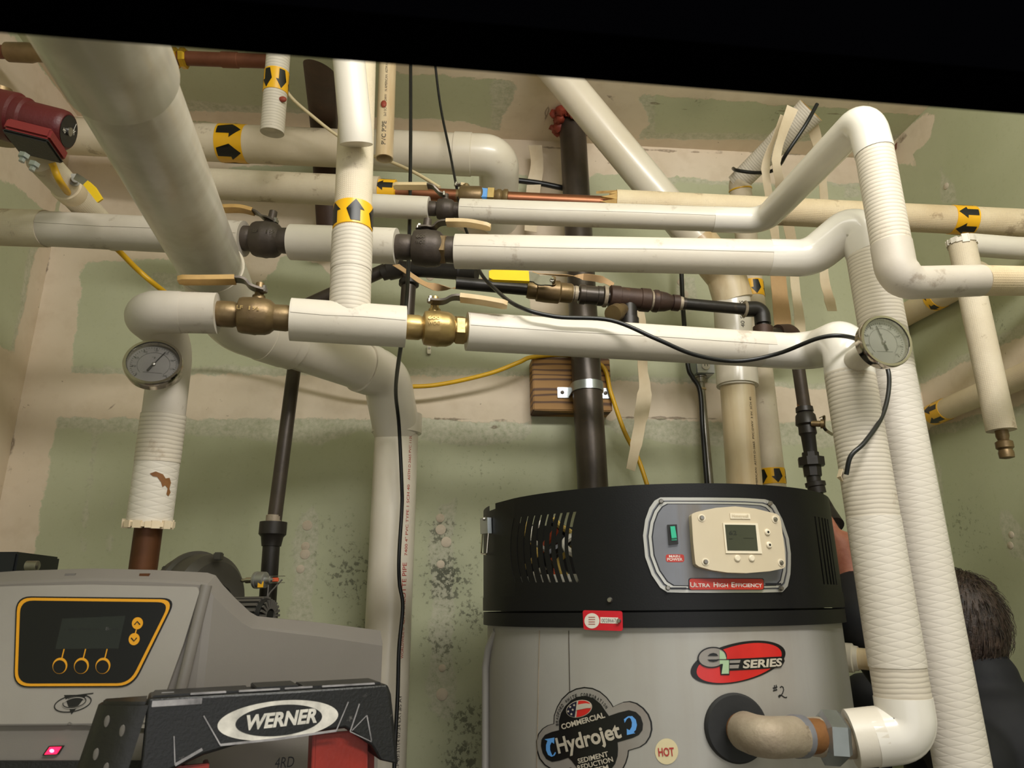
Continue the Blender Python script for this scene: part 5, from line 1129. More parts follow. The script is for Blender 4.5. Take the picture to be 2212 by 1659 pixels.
# latch, screw, red tag
lt = cpatch('latch', [(1046, 1120), (1062, 1118), (1063, 1152), (1047, 1154)], 'zinc', 0, None, .008, 'steel toggle latch')
s_, z_ = cyl(1054, 1160); bm = B(); tube([CM(*cyl(1049, 1150), .006), CM(*cyl(1048, 1196), .008), CM(*cyl(1060, 1198), .008), CM(*cyl(1062, 1146), .006)], .0016, .004, 8, bm=bm); part('latch_loop', bm, 'chrome', lt)
part('latch_pin', lathe(CM(*cyl(1056, 1121), .006), CM(*cyl(1056, 1121), 1), [(0, .004), (.006, .003)], 12), 'steel', lt)
cdisc('band_screw', 1318, 1296, 6, 'steel', .001, .005, ht)
tg = cpatch('inspection_tag', [(1260, 1318), (1345, 1320), (1346, 1363), (1262, 1360)], 'tag_red', 1, None, .0012, 'red inspection tag with white seal and number strip', None, .004)
cpatch('tag_seal', ell(1280, 1341, 16, 16.5), 'sticker_white', 3.2, tg, .0003); cpatch('tag_strip', [(1298, 1333), (1336, 1334), (1336, 1347), (1298, 1346)], 'sticker_white', 3.2, tg, .0003)
bm = B()
for yy in (1333, 1338, 1343, 1348): stroke(cp([(1273, yy), (1287, yy)]), .0008, CM, .0031, .0002, bm)
part('seal_print', bm, 'letter_red', tg)
bm = B(); ctext('x', '0028667', (1301, 1344), (1332, 1344), 8, None, None, 4.2, 0, 0, None, bm); part('strip_print', bm, 'plate_grey', tg)
cdisc('tag_screw', 1338, 1341, 5, 'steel', .003, .005, tg)
# jacket seam, fold, stickers
J = 1
for x0, x1, w, m in ((1229, 1234, 1.2, 'iron'), (1166, 1160, 1.6, 'steel_cast')): part('jacket_seam', stroke(cp([(x0, 1362), (x1, 1659), (x1, 1900)], HR - .008), w * .0008, JM, .0004, .0006), m, ht)
part('jacket_fold', tube([JM(*cyl(1068, 1362, HR - .008), -.004), JM(*cyl(1060, 1400, HR - .008), .004), JM(*cyl(1056, 1440, HR - .008), .006), JM(*cyl(1056, 1700, HR - .008), .006)], .007, 0, 12), 'heater_silver', ht)
ES = lambda x, y: (1460 + x * .14466, 1370 + y * .14466)
def sticker(name, poly, fmap, m, layer, par, label=None): return cpatch(name, [fmap(*p) for p in poly], m, layer, par, .0003, label, J)
es = sticker('series_sticker', ell(925, 422, 722, 292, -13, 56), ES, 'sticker_black', 0, None, 'oval red and black sticker reading eF SERIES')
red = ell(938, 428, 648, 262, -14, 56)
sticker('red_oval', red, ES, 'sticker_red', 1, es); sticker('black_band', ((700, 372), (1400, 338), (1590, 330), (1612, 400), (1560, 490), (1440, 506), (760, 545)), ES, 'sticker_black', 2, es)
sticker('letter_outline', ell(535, 345, 218, 158, -6), ES, 'sticker_black', 3, es); sticker('letter_e', ell(535, 345, 200, 138, -6), ES, 'sticker_silver', 4, es)
sticker('letter_outline', ((650, 470), (660, 606), (790, 606), (796, 420), (760, 380), (690, 390)), ES, 'sticker_black', 3, es)
sticker('letter_stem', ((640, 235), (700, 270), (738, 350), (735, 376), (778, 385), (776, 585), (668, 588), (690, 440), (640, 440)), ES, 'sticker_green', 5, es)
sticker('letter_e_eye', ((462, 320), (500, 288), (545, 276), (590, 286), (620, 320)), ES, 'sticker_black', 6, es); sticker('letter_e_eye', ((460, 374), (640, 374), (600, 398), (545, 410), (490, 400)), ES, 'sticker_black', 6, es)
sticker('letter_line', ((600, 370), (960, 368), (960, 380), (600, 380)), ES, 'sticker_black', 6, es)
for q in (((784, 388), (946, 382), (932, 424), (784, 428)), ((784, 456), (926, 450), (914, 504), (784, 508))): sticker('letter_bar', q, ES, 'sticker_silver', 6, es)
ctext('series_letters', 'SERIES', ES(984, 502), ES(1572, 468), 17, 'sticker_pale', es, 5, .035, .16, J)
# hydrojet badge
HJ = lambda x, y: (1140 + x * .12658, 1449 + y * .12658)
out = ((445, 900), (452, 760), (505, 610), (585, 475), (700, 365), (830, 300), (970, 275), (1110, 292), (1240, 350), (1350, 445), (1430, 550), (1465, 608), (1530, 575), (1640, 528), (1750, 515), (1870, 550), (1980, 630), (2070, 740), (2120, 870), (2130, 1000), (2100, 1120), (2030, 1230), (1930, 1300), (1730, 1360), (1720, 1450), (1685, 1570), (1620, 1700), (1520, 1810), (1400, 1890), (1250, 1940), (1100, 1940), (950, 1890), (850, 1810), (780, 1720), (740, 1660), (650, 1690), (520, 1700), (400, 1680), (290, 1610), (200, 1500), (155, 1350), (148, 1200), (180, 1080), (255, 985), (340, 930))
oc_ = (1080, 1080)
def shr(P, f, c=oc_): return [(c[0] + (x - c[0]) * f, c[1] + (y - c[1]) * f) for x, y in P]
hj = sticker('jet_sticker', out, HJ, 'sticker_black', 0, None, 'black and silver cloverleaf sticker reading COMMERCIAL Hydrojet')
sticker('silver_rim', shr(out, .972), HJ, 'sticker_silver', 1, hj)
inn = ((548, 1010), (545, 850), (580, 720), (650, 600), (750, 500), (870, 440), (1000, 425), (1130, 465), (1250, 560), (1330, 680), (1392, 768), (1550, 712), (1730, 668), (1850, 700), (1930, 780), (1970, 900), (1960, 1010), (1900, 1090), (1800, 1140), (1540, 1215), (1548, 1330), (1540, 1450), (1500, 1580), (1420, 1690), (1300, 1770), (1150, 1790), (980, 1750), (850, 1650), (760, 1530), (705, 1480), (550, 1530), (430, 1550), (330, 1500), (270, 1400), (240, 1280), (250, 1170), (310, 1090), (420, 1042))
sticker('black_field', inn, HJ, 'sticker_black', 2, hj)
sticker('flag_oval', ell(890, 645, 224, 144, -16), HJ, 'sticker_pale', 3, hj)
fl = ell(890, 645, 212, 133, -16, 48); fx = lambda y: 862 - (y - 520) * .12
sticker('flag_canton', [p for p in fl if p[0] < fx(p[1])], HJ, 'sticker_navy', 4, hj)
rt_ = [p for p in fl if p[0] >= fx(p[1])]; rt_ = sorted(rt_, key=lambda p: math.atan2(p[1] - 645, p[0] - 890))
sticker('flag_field', rt_, HJ, 'sticker_red', 4, hj); sticker('flag_stripe', ((852, 578), (930, 560), (1010, 548), (1085, 560), (1100, 590), (1090, 630), (1020, 632), (940, 650), (842, 668)), HJ, 'sticker_pale', 5, hj)
bm = B()
for x, y in ((812, 582), (745, 612), (788, 660), (712, 688), (765, 735)):
    st = [(x + (24 if k % 2 == 0 else 10) * math.sin(PI * k / 5), y - (24 if k % 2 == 0 else 10) * math.cos(PI * k / 5)) for k in range(10)]; patch(cp([HJ(*p) for p in st], HR - .008), JM, .0036, .0003, .02, bm)
part('flag_stars', bm, 'sticker_pale', hj)
ctext('commercial_letters', 'COMMERCIAL', HJ(606, 996), HJ(1338, 788), 11.5, 'sticker_pale', hj, 5, .03, 0, J)
ctext('badge_letters', 'Hydrojet', HJ(545, 1400), HJ(1618, 1122), 33, 'sticker_pale', hj, 5, .028, 0, J)
for s, a, b in (('SEDIMENT', (884, 1576), (1396, 1446)), ('REDUCTION', (880, 1690), (1474, 1538)), ('SYSTEM', (980, 1780), (1400, 1672))): ctext('lower_letters', s, HJ(*a), HJ(*b), 10.5, 'sticker_pale', hj, 5, .02, 0, J)
s_ = 'BRADFORD WHITE CORPORATION'; bm = B()
for i, ch in enumerate(s_):
    if ch == ' ': continue
    a = math.radians(186 - i * (186 - 33) / (len(s_) - 1)); c0, c1 = (968 + 432 * math.cos(a), 868 - 432 * math.sin(a)), None
    tx, ty = math.sin(a), math.cos(a); w_ = 34 if ch != 'I' else 9
    ctext('x', ch, HJ(c0[0] - tx * w_ / 2, c0[1] - ty * w_ / 2), HJ(c0[0] + tx * w_ / 2, c0[1] + ty * w_ / 2), 7.5, None, None, 3, .02, 0, J, bm)
part('arc_letters', bm, 'sticker_black', hj)
for q in (((1650, 820), (1720, 770), (1790, 768), (1850, 830), (1870, 920), (1850, 1000), (1812, 1045), (1842, 1058), (1700, 1090), (1698, 985), (1745, 1010), (1780, 950), (1785, 880), (1765, 815), (1738, 790), (1700, 815), (1662, 885)), ((310, 1165), (475, 1135), (470, 1240), (430, 1212), (402, 1270), (402, 1350), (430, 1420), (446, 1445), (490, 1380), (500, 1402), (480, 1440), (430, 1462), (370, 1430), (336, 1350), (336, 1260), (360, 1190))): sticker('blue_arrow', q, HJ, 'sticker_blue', 4, hj)
hs = sticker('hot_sticker', ell(1440, 1623, 25, 28), lambda x, y: (x, y), 'sticker_cream', 0, None, 'round cream sticker reading HOT')
ctext('hot_letters', 'HOT', (1423, 1633), (1457, 1632), 18, 'letter_red', hs, 2, .02, 0, J)
bm = B()
for q in (((1470, 760), (1462, 850)), ((1496, 755), (1488, 845)), ((1445, 805), (1512, 785)), ((1448, 845), (1510, 828)), ((1552, 795), (1575, 778), (1598, 790), (1606, 830), (1590, 880), (1560, 920), (1535, 942), (1528, 925), (1550, 905), (1580, 915), (1615, 940), (1640, 946), (1655, 938))): stroke(cp([ES(*p) for p in q], HR - .008), .0014, JM, .0005, .0003, bm)
part('marker_writing', bm, 'marker_black', ht, 'handwritten #2 in black marker')
# outlet port, elbow, union
s_, z_ = cyl(1590, 1572, HR - .008); pc = JM(s_, z_, 0); pnv = (JM(s_, z_, 1) - pc).normalized()
part('port_collar', lathe(pc - pnv * .03, pc + pnv, [(0, rad(140, pc)), (.033, rad(140, pc)), (.036, rad(132, pc)), (.036, .02)], 48), 'rubber', ht, 'black rubber collar round the outlet')
re_ = rad(78, pc); E1 = pc + pnv * .075
t = thing('pipe_elbow', 'cast steel elbow with rusty nipple and hexagonal union on the heater outlet', 'pipe fitting', E1)
t_end = z3(1765, 1590, zd(Un) - .004)
part('nipple', lathe(pc + pnv * .02, E1, [(0, re_ * .9), (.03, re_ * .9)], 28), 'steel_rust', t)
part('elbow', tube([pc + pnv * .03, E1 + pnv * .01, E1 * .38 + t_end * .62 + pnv * .002], re_ * 1.0, .045, 30), 'steel_cast', t)
for q in ((E1 * .42 + t_end * .58), ): part('tape_band', lathe(q, t_end, [(0, re_ * 1.0), (.002, re_ * 1.06), (.016, re_ * 1.06), (.018, re_ * .9)], 28), 'tape_grey', t)
q = E1 * .24 + t_end * .76; part('rust_nipple', lathe(q, t_end, [(-.03, re_ * .86), (.0, re_ * .86), (.03, re_ * .9)], 28), 'steel_rust', t)
un = z3(1772, 1592, zd(Un)); ud = (Un - un).normalized()
part('union_nut', lathe(un, un + ud, [(0, re_ * 1.1), (.004, re_ * 1.38), (.026, re_ * 1.38), (.032, re_ * 1.2)], 6), 'zinc', t, ang=20)
part('union_tail', lathe(un - ud * .02, un + ud, [(0, re_ * .95), (.02, re_ * 1.0), (.05, re_ * 1.02), (.07, re_ * .95)], 28), 'steel_cast', t)
# ================================================================== BOILER
BY = 1.115
def zb_(x): return BY + (0 if x <= 455 else (x - 455) * .00050)
bp0 = lambda a, b, h: y3(a, b, BY) - VY * h
sil = [(-60, 1240), (40, 1233), (200, 1228), (330, 1231), (448, 1237), (466, 1243), (480, 1262), (508, 1292), (540, 1322), (556, 1331), (600, 1336), (700, 1346), (822, 1362)]
rdg = [(-60, 1262), (40, 1256), (200, 1250), (330, 1253), (436, 1259), (448, 1262), (462, 1284), (490, 1312), (525, 1342), (545, 1353), (600, 1360), (700, 1372), (826, 1391)]
bo = thing('boiler', 'grey plastic-clad boiler with black and yellow control panel, behind the step ladder', 'boiler', y3(300, 1500, BY + .1))
bm = B(); rows = []
for (xs, ys), (xr, yr) in zip(sil, rdg):
    yb_ = zb_(xr); top = y3(xs, ys, yb_ + .022); f0 = y3(xr, yr, yb_); lo = Vector((f0.x, f0.y, .35))
    top.z = max(top.z, f0.z + .004); back = top + Vector((-.30, .95, 0)) * .24; rows.append([bm.verts.new(p) for p in (back - VZ * (top.z - .35), back, top, f0 + VY * .003 + VZ * .001, f0 - VZ * .003, f0 - VZ * .3, lo)])
for i in range(len(rows) - 1):
    for k in range(6): bm.faces.new((rows[i][k], rows[i + 1][k], rows[i + 1][k + 1], rows[i][k + 1]))
bm.faces.new(list(reversed(rows[0]))); bm.faces.new(rows[-1])
for i in range(1): pass
bmesh.ops.recalc_face_normals(bm, faces=bm.faces[:])
part('plastic_cover', bm, 'plastic_grey', bo, ang=14)
feet = [rows for rows in (0,)]
pa, pb = y3(-60, 1500, BY), y3(826, 1500, zb_(826))
part('stand', box(Vector(((pa.x + pb.x) / 2, BY + .2, .175)), VX * (pb.x - pa.x) * .45, VY * .12, VZ * .175), 'box_dark', bo)
def fpatch(name, pts, m, h, thick, par, rnd=0, label=None):
    q = [(p.x, p.z) for p in (y3(x, y, BY) for x, y in pts)]
    if rnd: q = arc_round(q, rnd, 6)
    return part(name, patch(q, lambda a, b, hh: Vector((a, BY - hh, b)), h, thick, 5), m, par, label)
fp = fpatch('front_plate', [(-8, 1268), (40, 1266), (200, 1263), (428, 1268), (434, 1278), (400, 1390), (362, 1495), (330, 1572), (156, 1563), (-8, 1566)], 'plastic_grey_plate', .0, .007, bo, .006)
bm = B(); tube([y3(446, 1264, BY), y3(420, 1370, BY - .003), y3(394, 1478, BY - .004), y3(372, 1560, BY - .004), y3(350, 1660, BY - .004)], .008, 0, 12, bm=bm); part('corner_ridge', bm, 'plastic_grey', bo)
part('shade_band', fpatch('x', [(-60, 1642), (330, 1642), (330, 1900), (-60, 1900)], 'plastic_black', .002, .004, bo).data and B(), None, bo) if False else fpatch('shade_band', [(-60, 1642), (400, 1642), (400, 1900), (-60, 1900)], 'plastic_black', .001, .004, bo)  # black band stands in for the shadow under the cover
c0 = [(44, 1291), (382, 1294), (350, 1375), (290, 1479), (38, 1481)]
cpn = fpatch('control_panel', [(43, 1288), (384, 1291), (372, 1350), (292, 1482), (36, 1484)] if False else [(42, 1288), (386, 1292), (292, 1483), (36, 1484)], 'panel_black', .007, .0015, bo, .02, 'black control panel edged in yellow')
fpatch('yellow_border', [(45, 1291), (381, 1295), (290, 1480), (39, 1481)], 'panel_yellow', .0085, .0004, cpn, .019); fpatch('black_field', [(52, 1297), (372, 1301), (286, 1474), (46, 1475)], 'panel_black', .0089, .0004, cpn, .017)
fpatch('display', [(142, 1336), (277, 1330), (262, 1400), (127, 1401)], 'lcd_dark', .0093, .0003, cpn)
BH = .0097
bmap = lambda a, b, h: Vector((a, BY - h, b))
def fpt(x, y): p = y3(x, y, BY); return (p.x, p.z)
bm = B(); text('Local Setpoint   Boiler', lambda x, y: (fpt(146, 1362)[0] + x, fpt(146, 1362)[1] + y), fpt(266, 1360)[0] - fpt(146, 1360)[0], .004, 0, bm=bm, mapf=bmap, off=BH); part('display_print', bm, 'plastic_black', cpn)
for x, y, d in ((303, 1346, 1), (296, 1380, -1)):
    b_ = fpatch('arrow_button', ell(x, y, 11.5, 13, 15, 28), 'panel_yellow', .0093, .0012, cpn)
    part('chevron', stroke([fpt(x - 6, y + 3 * d), fpt(x, y - 4 * d), fpt(x + 6, y + 3 * d)], .0016, bmap, .0107, .0003, None, 5), 'label_black', b_)
part('button_link', stroke([fpt(301, 1358), fpt(298, 1368)], .0016, bmap, .0094, .0003, None, 5), 'panel_yellow', cpn)
for x in (137, 183, 229):
    r_ = fpatch('ring_button', ell(x, 1437, 15.5, 17.5, 20, 30), 'panel_yellow', .0093, .0006, cpn)
    fpatch('ring_centre', ell(x - .6, 1439, 13.2, 14.2, 20, 30), 'panel_black', .0100, .0006, r_)
    part('ring_stem', stroke([fpt(x + 4, 1421), fpt(x + 9, 1401)], .0014, bmap, .0094, .0004, None, 5), 'panel_yellow', r_)
lg = fpatch('emblem', [(144, 1500), (193, 1499), (160, 1542)], 'label_black', .007, .0004, bo, 0, 'black triangle and swirl emblem')
part('emblem_swirl', stroke([fpt(*p) for p in ell(163, 1518, 40, 17, -12, 40, -50, 262)] + [fpt(207, 1496)], .0013, bmap, .0075, .0003, None, 5), 'label_black', lg)
part('emblem_swirl', stroke([fpt(*p) for p in ell(166, 1516, 24, 11, -12, 34, 0, 360)], .0022, bmap, .0078, .0003, None, 5), 'plastic_grey_plate', lg)
part('emblem_swirl', stroke([fpt(*p) for p in ell(167, 1515, 25, 11, -12, 34, -120, 200)], .001, bmap, .0081, .0003, None, 5), 'label_black', lg)
sw = fpatch('power_switch', [(108, 1611), (140, 1610), (128, 1629), (94, 1631)], 'label_black', .0, .004, bo)
fpatch('switch_lamp', [(112, 1612.5), (136, 1612), (126, 1627), (101, 1628)], 'led_red', .004, .002, sw, 0, 'glowing red rocker'); fpatch('lamp_core', ell(117, 1620, 5, 4, 0, 14), 'led_core', .006, .0004, sw)
for x, y, m in ((153, 1243, 'plastic_grey_dark'), (313, 1243, 'copper_aged')):
    p = y3(x, y, BY + .012); part('cover_slot', box(p, VX * rad(20, p), VY * .003, VZ * rad(8, p)), m, bo)
part('plate_line', stroke([fpt(-8, 1564), fpt(150, 1563), fpt(156, 1559), fpt(162, 1563), fpt(330, 1560)], .0018, bmap, .0071, .0004, None, 5), 'plastic_grey_dark', bo)
t = thing('control_box', 'dark metal box with a grey nub at the edge behind the boiler', 'box', y3(30, 1215, 1.55))
p = y3(20, 1232, 1.55); part('body', box(p, VX * rad(116, p), VY * .08, VZ * rad(66, p), .004), 'box_dark', t)
p = y3(72, 1222, 1.46); part('nub', lathe(p - VX * .012, p + VX, [(0, .009), (.02, .009), (.022, .006)], 16), 'steel', t)
# blower behind the boiler
bc = y3(436, 1298, 1.62); t = thing('boiler_blower', 'dark grey round combustion blower with ribbed black motor, behind the boiler', 'blower', bc)
ba = Vector((.85, -.5, 0)).normalized()
rbw = rad(198, bc)
part('housing', lathe(bc - ba * .06, bc + ba, [(0, rbw * .8), (.01, rbw * .97), (.03, rbw), (.034, rbw * 1.07), (.042, rbw * 1.07), (.046, rbw), (.085, rbw * .98), (.10, rbw * .82), (.102, rbw * .36), (.07, rbw * .32)], 48), 'blower_grey', t)
part('inlet', lathe(bc + ba * .035, bc + ba, [(0, rbw * .33), (.02, rbw * .3)], 24), 'motor_black', t)
p = y3(472, 1202, 1.58); part('lug', box(p, VX * .008, VY * .01, VZ * .008, .002), 'blower_grey', t)
p = y3(372, 1232, 1.6); part('lug', box(p, VX * .015, VY * .02, VZ * .008, .002), 'blower_grey', t)
mc = y3(545, 1330, 1.52); ma = Vector((1, -.45, 0)).normalized(); rm_ = rad(72, mc)
part('motor', lathe(mc - ma * .1, mc + ma, [(0, rm_), (.13, rm_), (.138, rm_ * .92), (.14, rm_ * .3)], 32), 'motor_black', t)
bm = B(); u_, v_ = frame(ma)
for k in range(20):
    a = 2 * PI * k / 20; dr = u_ * math.cos(a) + v_ * math.sin(a); box(mc + ma * .041 + dr * rm_ * .64, dr * rm_ * .26, ma.cross(dr) * .0022, ma * .002, 0, bm)
    box(mc - ma * .03 + dr * rm_ * 1.01, ma * .06, ma.cross(dr) * .003, dr * .003, 0, bm)
part('motor_ribs', bm, 'blower_grey', t)
sc_ = y3(562, 1253, 1.55); sa = Vector((1, -.35, 0)).normalized(); t = thing('pressure_switch', 'small silver disc-shaped pressure switch with wires, above the blower motor', 'switch', sc_)
rs_ = rad(34, sc_)
part('disc', lathe(sc_ - sa * .012, sc_ + sa, [(0, rs_ * .8), (.001, rs_ * 1.05), (.006, rs_ * 1.08), (.007, rs_ * .95), (.010, rs_ * .95), (.011, rs_ * 1.05), (.024, rs_), (.026, rs_ * .8)], 32), 'aluminium', t)
part('yellow_label', box(sc_ - VZ * rs_ * .55 + sa * .0055 - VY * rs_ * .86, VX * .0055, VY * .0008, VZ * .006), 'label_yellow', t)
part('nozzle', lathe(sc_ - sa * .045, sc_, [(0, .002), (.004, .004), (.012, .004), (.013, .006), (.03, .006)], 14), 'chrome', t)
part('terminal', lathe(sc_ + sa * .014, sc_ + sa, [(0, .008), (.01, .008), (.012, .004), (.02, .004)], 12), 'aluminium', t)
for dz in (-.006, .007): part('terminal_blade', bar([sc_ + sa * .025 + VZ * dz, sc_ + sa * .055 + VZ * dz], VY, .006, .0012), 'steel', t)
part('orange_splice', box(sc_ + sa * .035, sa * .007, VY * .004, VZ * .004, .001), 'wire_orange', t)
part('wire', tube(spline([sc_ + sa * .05, sc_ + sa * .035 - VZ * .015, sc_ + sa * .022 - VZ * .03, sc_ + sa * .016 - VZ * .055], 5), .0016, 0, 8), 'plastic_grey_dark', t)
part('wire', tube(spline([sc_ + sa * .018, sc_ + sa * .02 - VZ * .02, sc_ + sa * .018 - VZ * .055], 5), .0012, 0, 8), 'plastic_grey_dark', t)
# ================================================================== STEP LADDER
LZ = h3(330, 1507, 1.597).z
LA0, LB0 = h3(318, 1508, LZ), h3(838, 1478, LZ); lx = (LB0 - LA0); LL = lx.length; lx.normalize(); ly = Vector((-lx.y, lx.x, 0))
if ly.y < 0: ly = -ly
LN = -ly
def lp(x, y): p = plane3(x, y, LA0, LN); q = p - LA0; return (q.dot(lx), q.z)
lmap = lambda a, b, h: LA0 + lx * a + VZ * b + LN * h
ld = thing('step_ladder', 'black-topped step ladder with orange-red rails, lettered oval on its cap', 'ladder', LA0 - VZ * LZ + lx * LL / 2 + ly * .1)
DP = .075
bm = patch([lp(*p) for p in ((318, 1508), (420, 1502), (640, 1490), (838, 1478), (846, 1500), (862, 1652), (818, 1642), (802, 1612), (745, 1574), (640, 1588), (540, 1602), (440, 1632), (372, 1664), (340, 1700), (290, 1790))], lmap, -DP, DP, 5)
cap = part('top_cap', bm, 'plastic_black', ld, 'scuffed black plastic cap')
bv = cap.modifiers.new('soft', 'BEVEL'); bv.width = .004; bv.segments = 3; bv.limit_method = 'ANGLE'; bv.angle_limit = math.radians(40)
# end block: rounded side with oval dents
e0 = [h3(236, 1508, LZ - .004), h3(318, 1508, LZ - .001)]
bm = B(); le = (LA0 + (-lx) * .055)
prof = [LA0 + lx * .004, LA0 - lx * .006 + ly * .0, LA0 - lx * .040 + ly * .02, LA0 - lx * .052 + ly * .04, LA0 - lx * .05 + ly * .065, LA0 + lx * .004 + ly * .075]
prism([p - VZ * .004 for p in prof], -VZ * .16, bm, .004)
for v in bm.verts:
    k = (LA0.z - v.co.z) / .16; v.co -= lx * (.030 * k)
part('end_block', bm, 'plastic_black_end', ld)
bm = B()
for u, w in ((.010, .035), (.030, .06), (.014, .075), (.036, .10), (.018, .11), (.03, .025)):
    c_ = LA0 - lx * (.006 + u + .030 * w / .16) + ly * (u * .58) - VZ * w + LN * .0005; g_ = (LN * .85 - lx * .5).normalized()
    b3 = lathe(c_ - g_ * .003, c_ + g_, [(0, .0034), (.0035, .003), (.004, .0005)], 12); 
    for v in b3.verts: v.co.z = c_.z + (v.co.z - c_.z) * 2.1
    me_ = bpy.data.meshes.new('tmp'); b3.to_mesh(me_); b3.free(); bm.from_mesh(me_); bpy.data.meshes.remove(me_)
part('grip_dimples', bm, 'plastic_grey_dark', ld)
# top tray with rim and scuffs
bm = B()
for a0, a1, hgt in ((.02, .40, .0015), (.42, .60, .0035), (.62, .97, .002)): box(LA0 + lx * LL * (a0 + a1) / 2 + ly * .038 + VZ * hgt * .4, lx * LL * (a1 - a0) / 2, ly * .034, VZ * hgt, .001, bm)
part('tray_ribs', bm, 'plastic_black', cap)
bm = B()
for a0, a1, y_ in ((.16, .30, .004), (.35, .52, .004), (.54, .66, .006), (.05, .1, .03), (.7, .94, .004)): box(LA0 + lx * LL * (a0 + a1) / 2 + ly * y_ + VZ * .0015, lx * LL * (a1 - a0) / 2, ly * .003, VZ * .0012, .0005, bm)
box(lmap(lp(425, 1515)[0], lp(425, 1515)[1], .0004) - lx * .022, lx * .028, LN * .0006, VZ * .0035, .0004, bm)
part('paint_scuffs', bm, 'scuff', cap, 'white paint scuffs')
def lpatch(name, pts, m, h, th_, par): return part(name, patch([lp(*p) for p in pts], lmap, h, th_, 5), m, par)
el = lpatch('oval_badge', ell(600, 1556, 131, 42, -6, 56), 'letter_white', 0, .0008, cap); lpatch('oval_field', ell(602, 1556, 94, 33, -6, 48), 'plastic_black', .0008, .0004, el)
a_, b_ = Vector(lp(531, 1576)), Vector(lp(684, 1559)); d2 = (b_ - a_).normalized(); n2 = Vector((-d2.y, d2.x)); bm = B()
text('WERNER', lambda x, y: tuple(a_ + d2 * x + n2 * y), (b_ - a_).length, (Vector(lp(531, 1576)) - Vector(lp(531, 1545))).length, .04, .2, bm=bm, mapf=lmap, off=.0015); part('badge_letters', bm, 'letter_white', el)
bm = B()
for q, w in (([(440, 1546), (476, 1609)], .0014), ([(476, 1609), (600, 1596), (726, 1578)], .0026), ([(726, 1578), (752, 1516)], .0014), ([(378, 1652), (437, 1618)], .0034), ([(378, 1652), (376, 1590)], .0012), ([(776, 1520), (756, 1580)], .0016), ([(792, 1545), (802, 1600)], .0016), ([(756, 1580), (802, 1602)], .0012), ([(792, 1545), (760, 1578)], .0010)): stroke([lp(*p) for p in q], w, lmap, .0002, .0014, bm, 5)
part('moulded_lines', bm, 'scuff', cap)
for k, (a, b) in enumerate((((690, 1580), (770, 1580)), ((770, 1580), (850, 1650)))): pass
def rail(px0, w, back, name, m):
    a, z_ = lp(*px0); top = LA0 + lx * a + VZ * z_ + ly * back[0]; bot = Vector((top.x, top.y, 0)) + ly * back[1] + lx * (a - LL / 2) * .35
    d_ = (top - bot); bm = B(); box((top + bot) / 2, lx * w / 2, ly * .004, d_ / 2, .0015, bm)
    for s in (-1, 1): box((top + bot) / 2 + lx * s * w / 2 + ly * .012, lx * .003, ly * .015, d_ / 2, .001, bm)
    return part(name, bm, m, ld), top, bot
R1 = rail((742, 1585), .068, (.02, -.10), 'front_rail', 'fibreglass_red'); R2 = rail((400, 1660), .05, (.02, -.10), 'front_rail', 'fibreglass_red')
R3 = rail((790, 1600), .045, (.055, -.05), 'rear_rail', 'fibreglass_red'); R4 = rail((350, 1660), .04, (.055, -.05), 'rear_rail', 'fibreglass_red')
for k in range(1, 6):
    f = k / 6; a = R2[2] + (R2[1] - R2[2]) * f; b = R1[2] + (R1[1] - R1[2]) * f; part('step', box((a + b) / 2 + ly * .03, (b - a) / 2, ly * .04, VZ * .012, .002), 'aluminium', ld)
for k in (1, 3): 
    f = k / 5; a = R4[2] + (R4[1] - R4[2]) * f; b = R3[2] + (R3[1] - R3[2]) * f; part('rear_brace', box((a + b) / 2, (b - a) / 2, ly * .01, VZ * .012, .002), 'aluminium', ld)
mm = y3(600, 1652, BY + .05)
bm = B(); pq = [y3(x, y, zb_(x) - .004) for x, y in ((590, 1652), (640, 1640))]
text('4RD', lambda x, y: (x, y), .026, .014, 0, .1, bm=bm, mapf=lambda a, b, h: y3(593, 1660, zb_(593) - .003) + VX * a + VZ * b + VY * a * .3, off=0); part('marker_writing', bm, 'marker_black', bo)
# ================================================================== OVERHEAD RAIL
hb = 2.0
q0, q1, q2, q3 = h3(-500, -85, hb), h3(2700, 202, hb), h3(2700, 293, hb), h3(-500, 40, hb)
def rl(a, b, x): d = (b - a).normalized(); return a + d * ((x - a.x) / d.x)
q0, q1, q2, q3 = rl(q0, q1, XL - .01), rl(q0, q1, XR + .01), rl(q3, q2, XR + .01), rl(q3, q2, XL - .01)
bm = prism([q0, q1, q2, q3], VZ * .14, None, .003)
t = thing('overhead_rail', 'black metal rail crossing close overhead, hiding the tops of the pipes', 'rail', (q0 + q2) / 2)
part('channel', bm, 'black_paint', t)
part('edge_lip', bar([q0 + VZ * .001, q1 + VZ * .001], (q3 - q0).normalized(), .003, .002), 'black_paint', t)
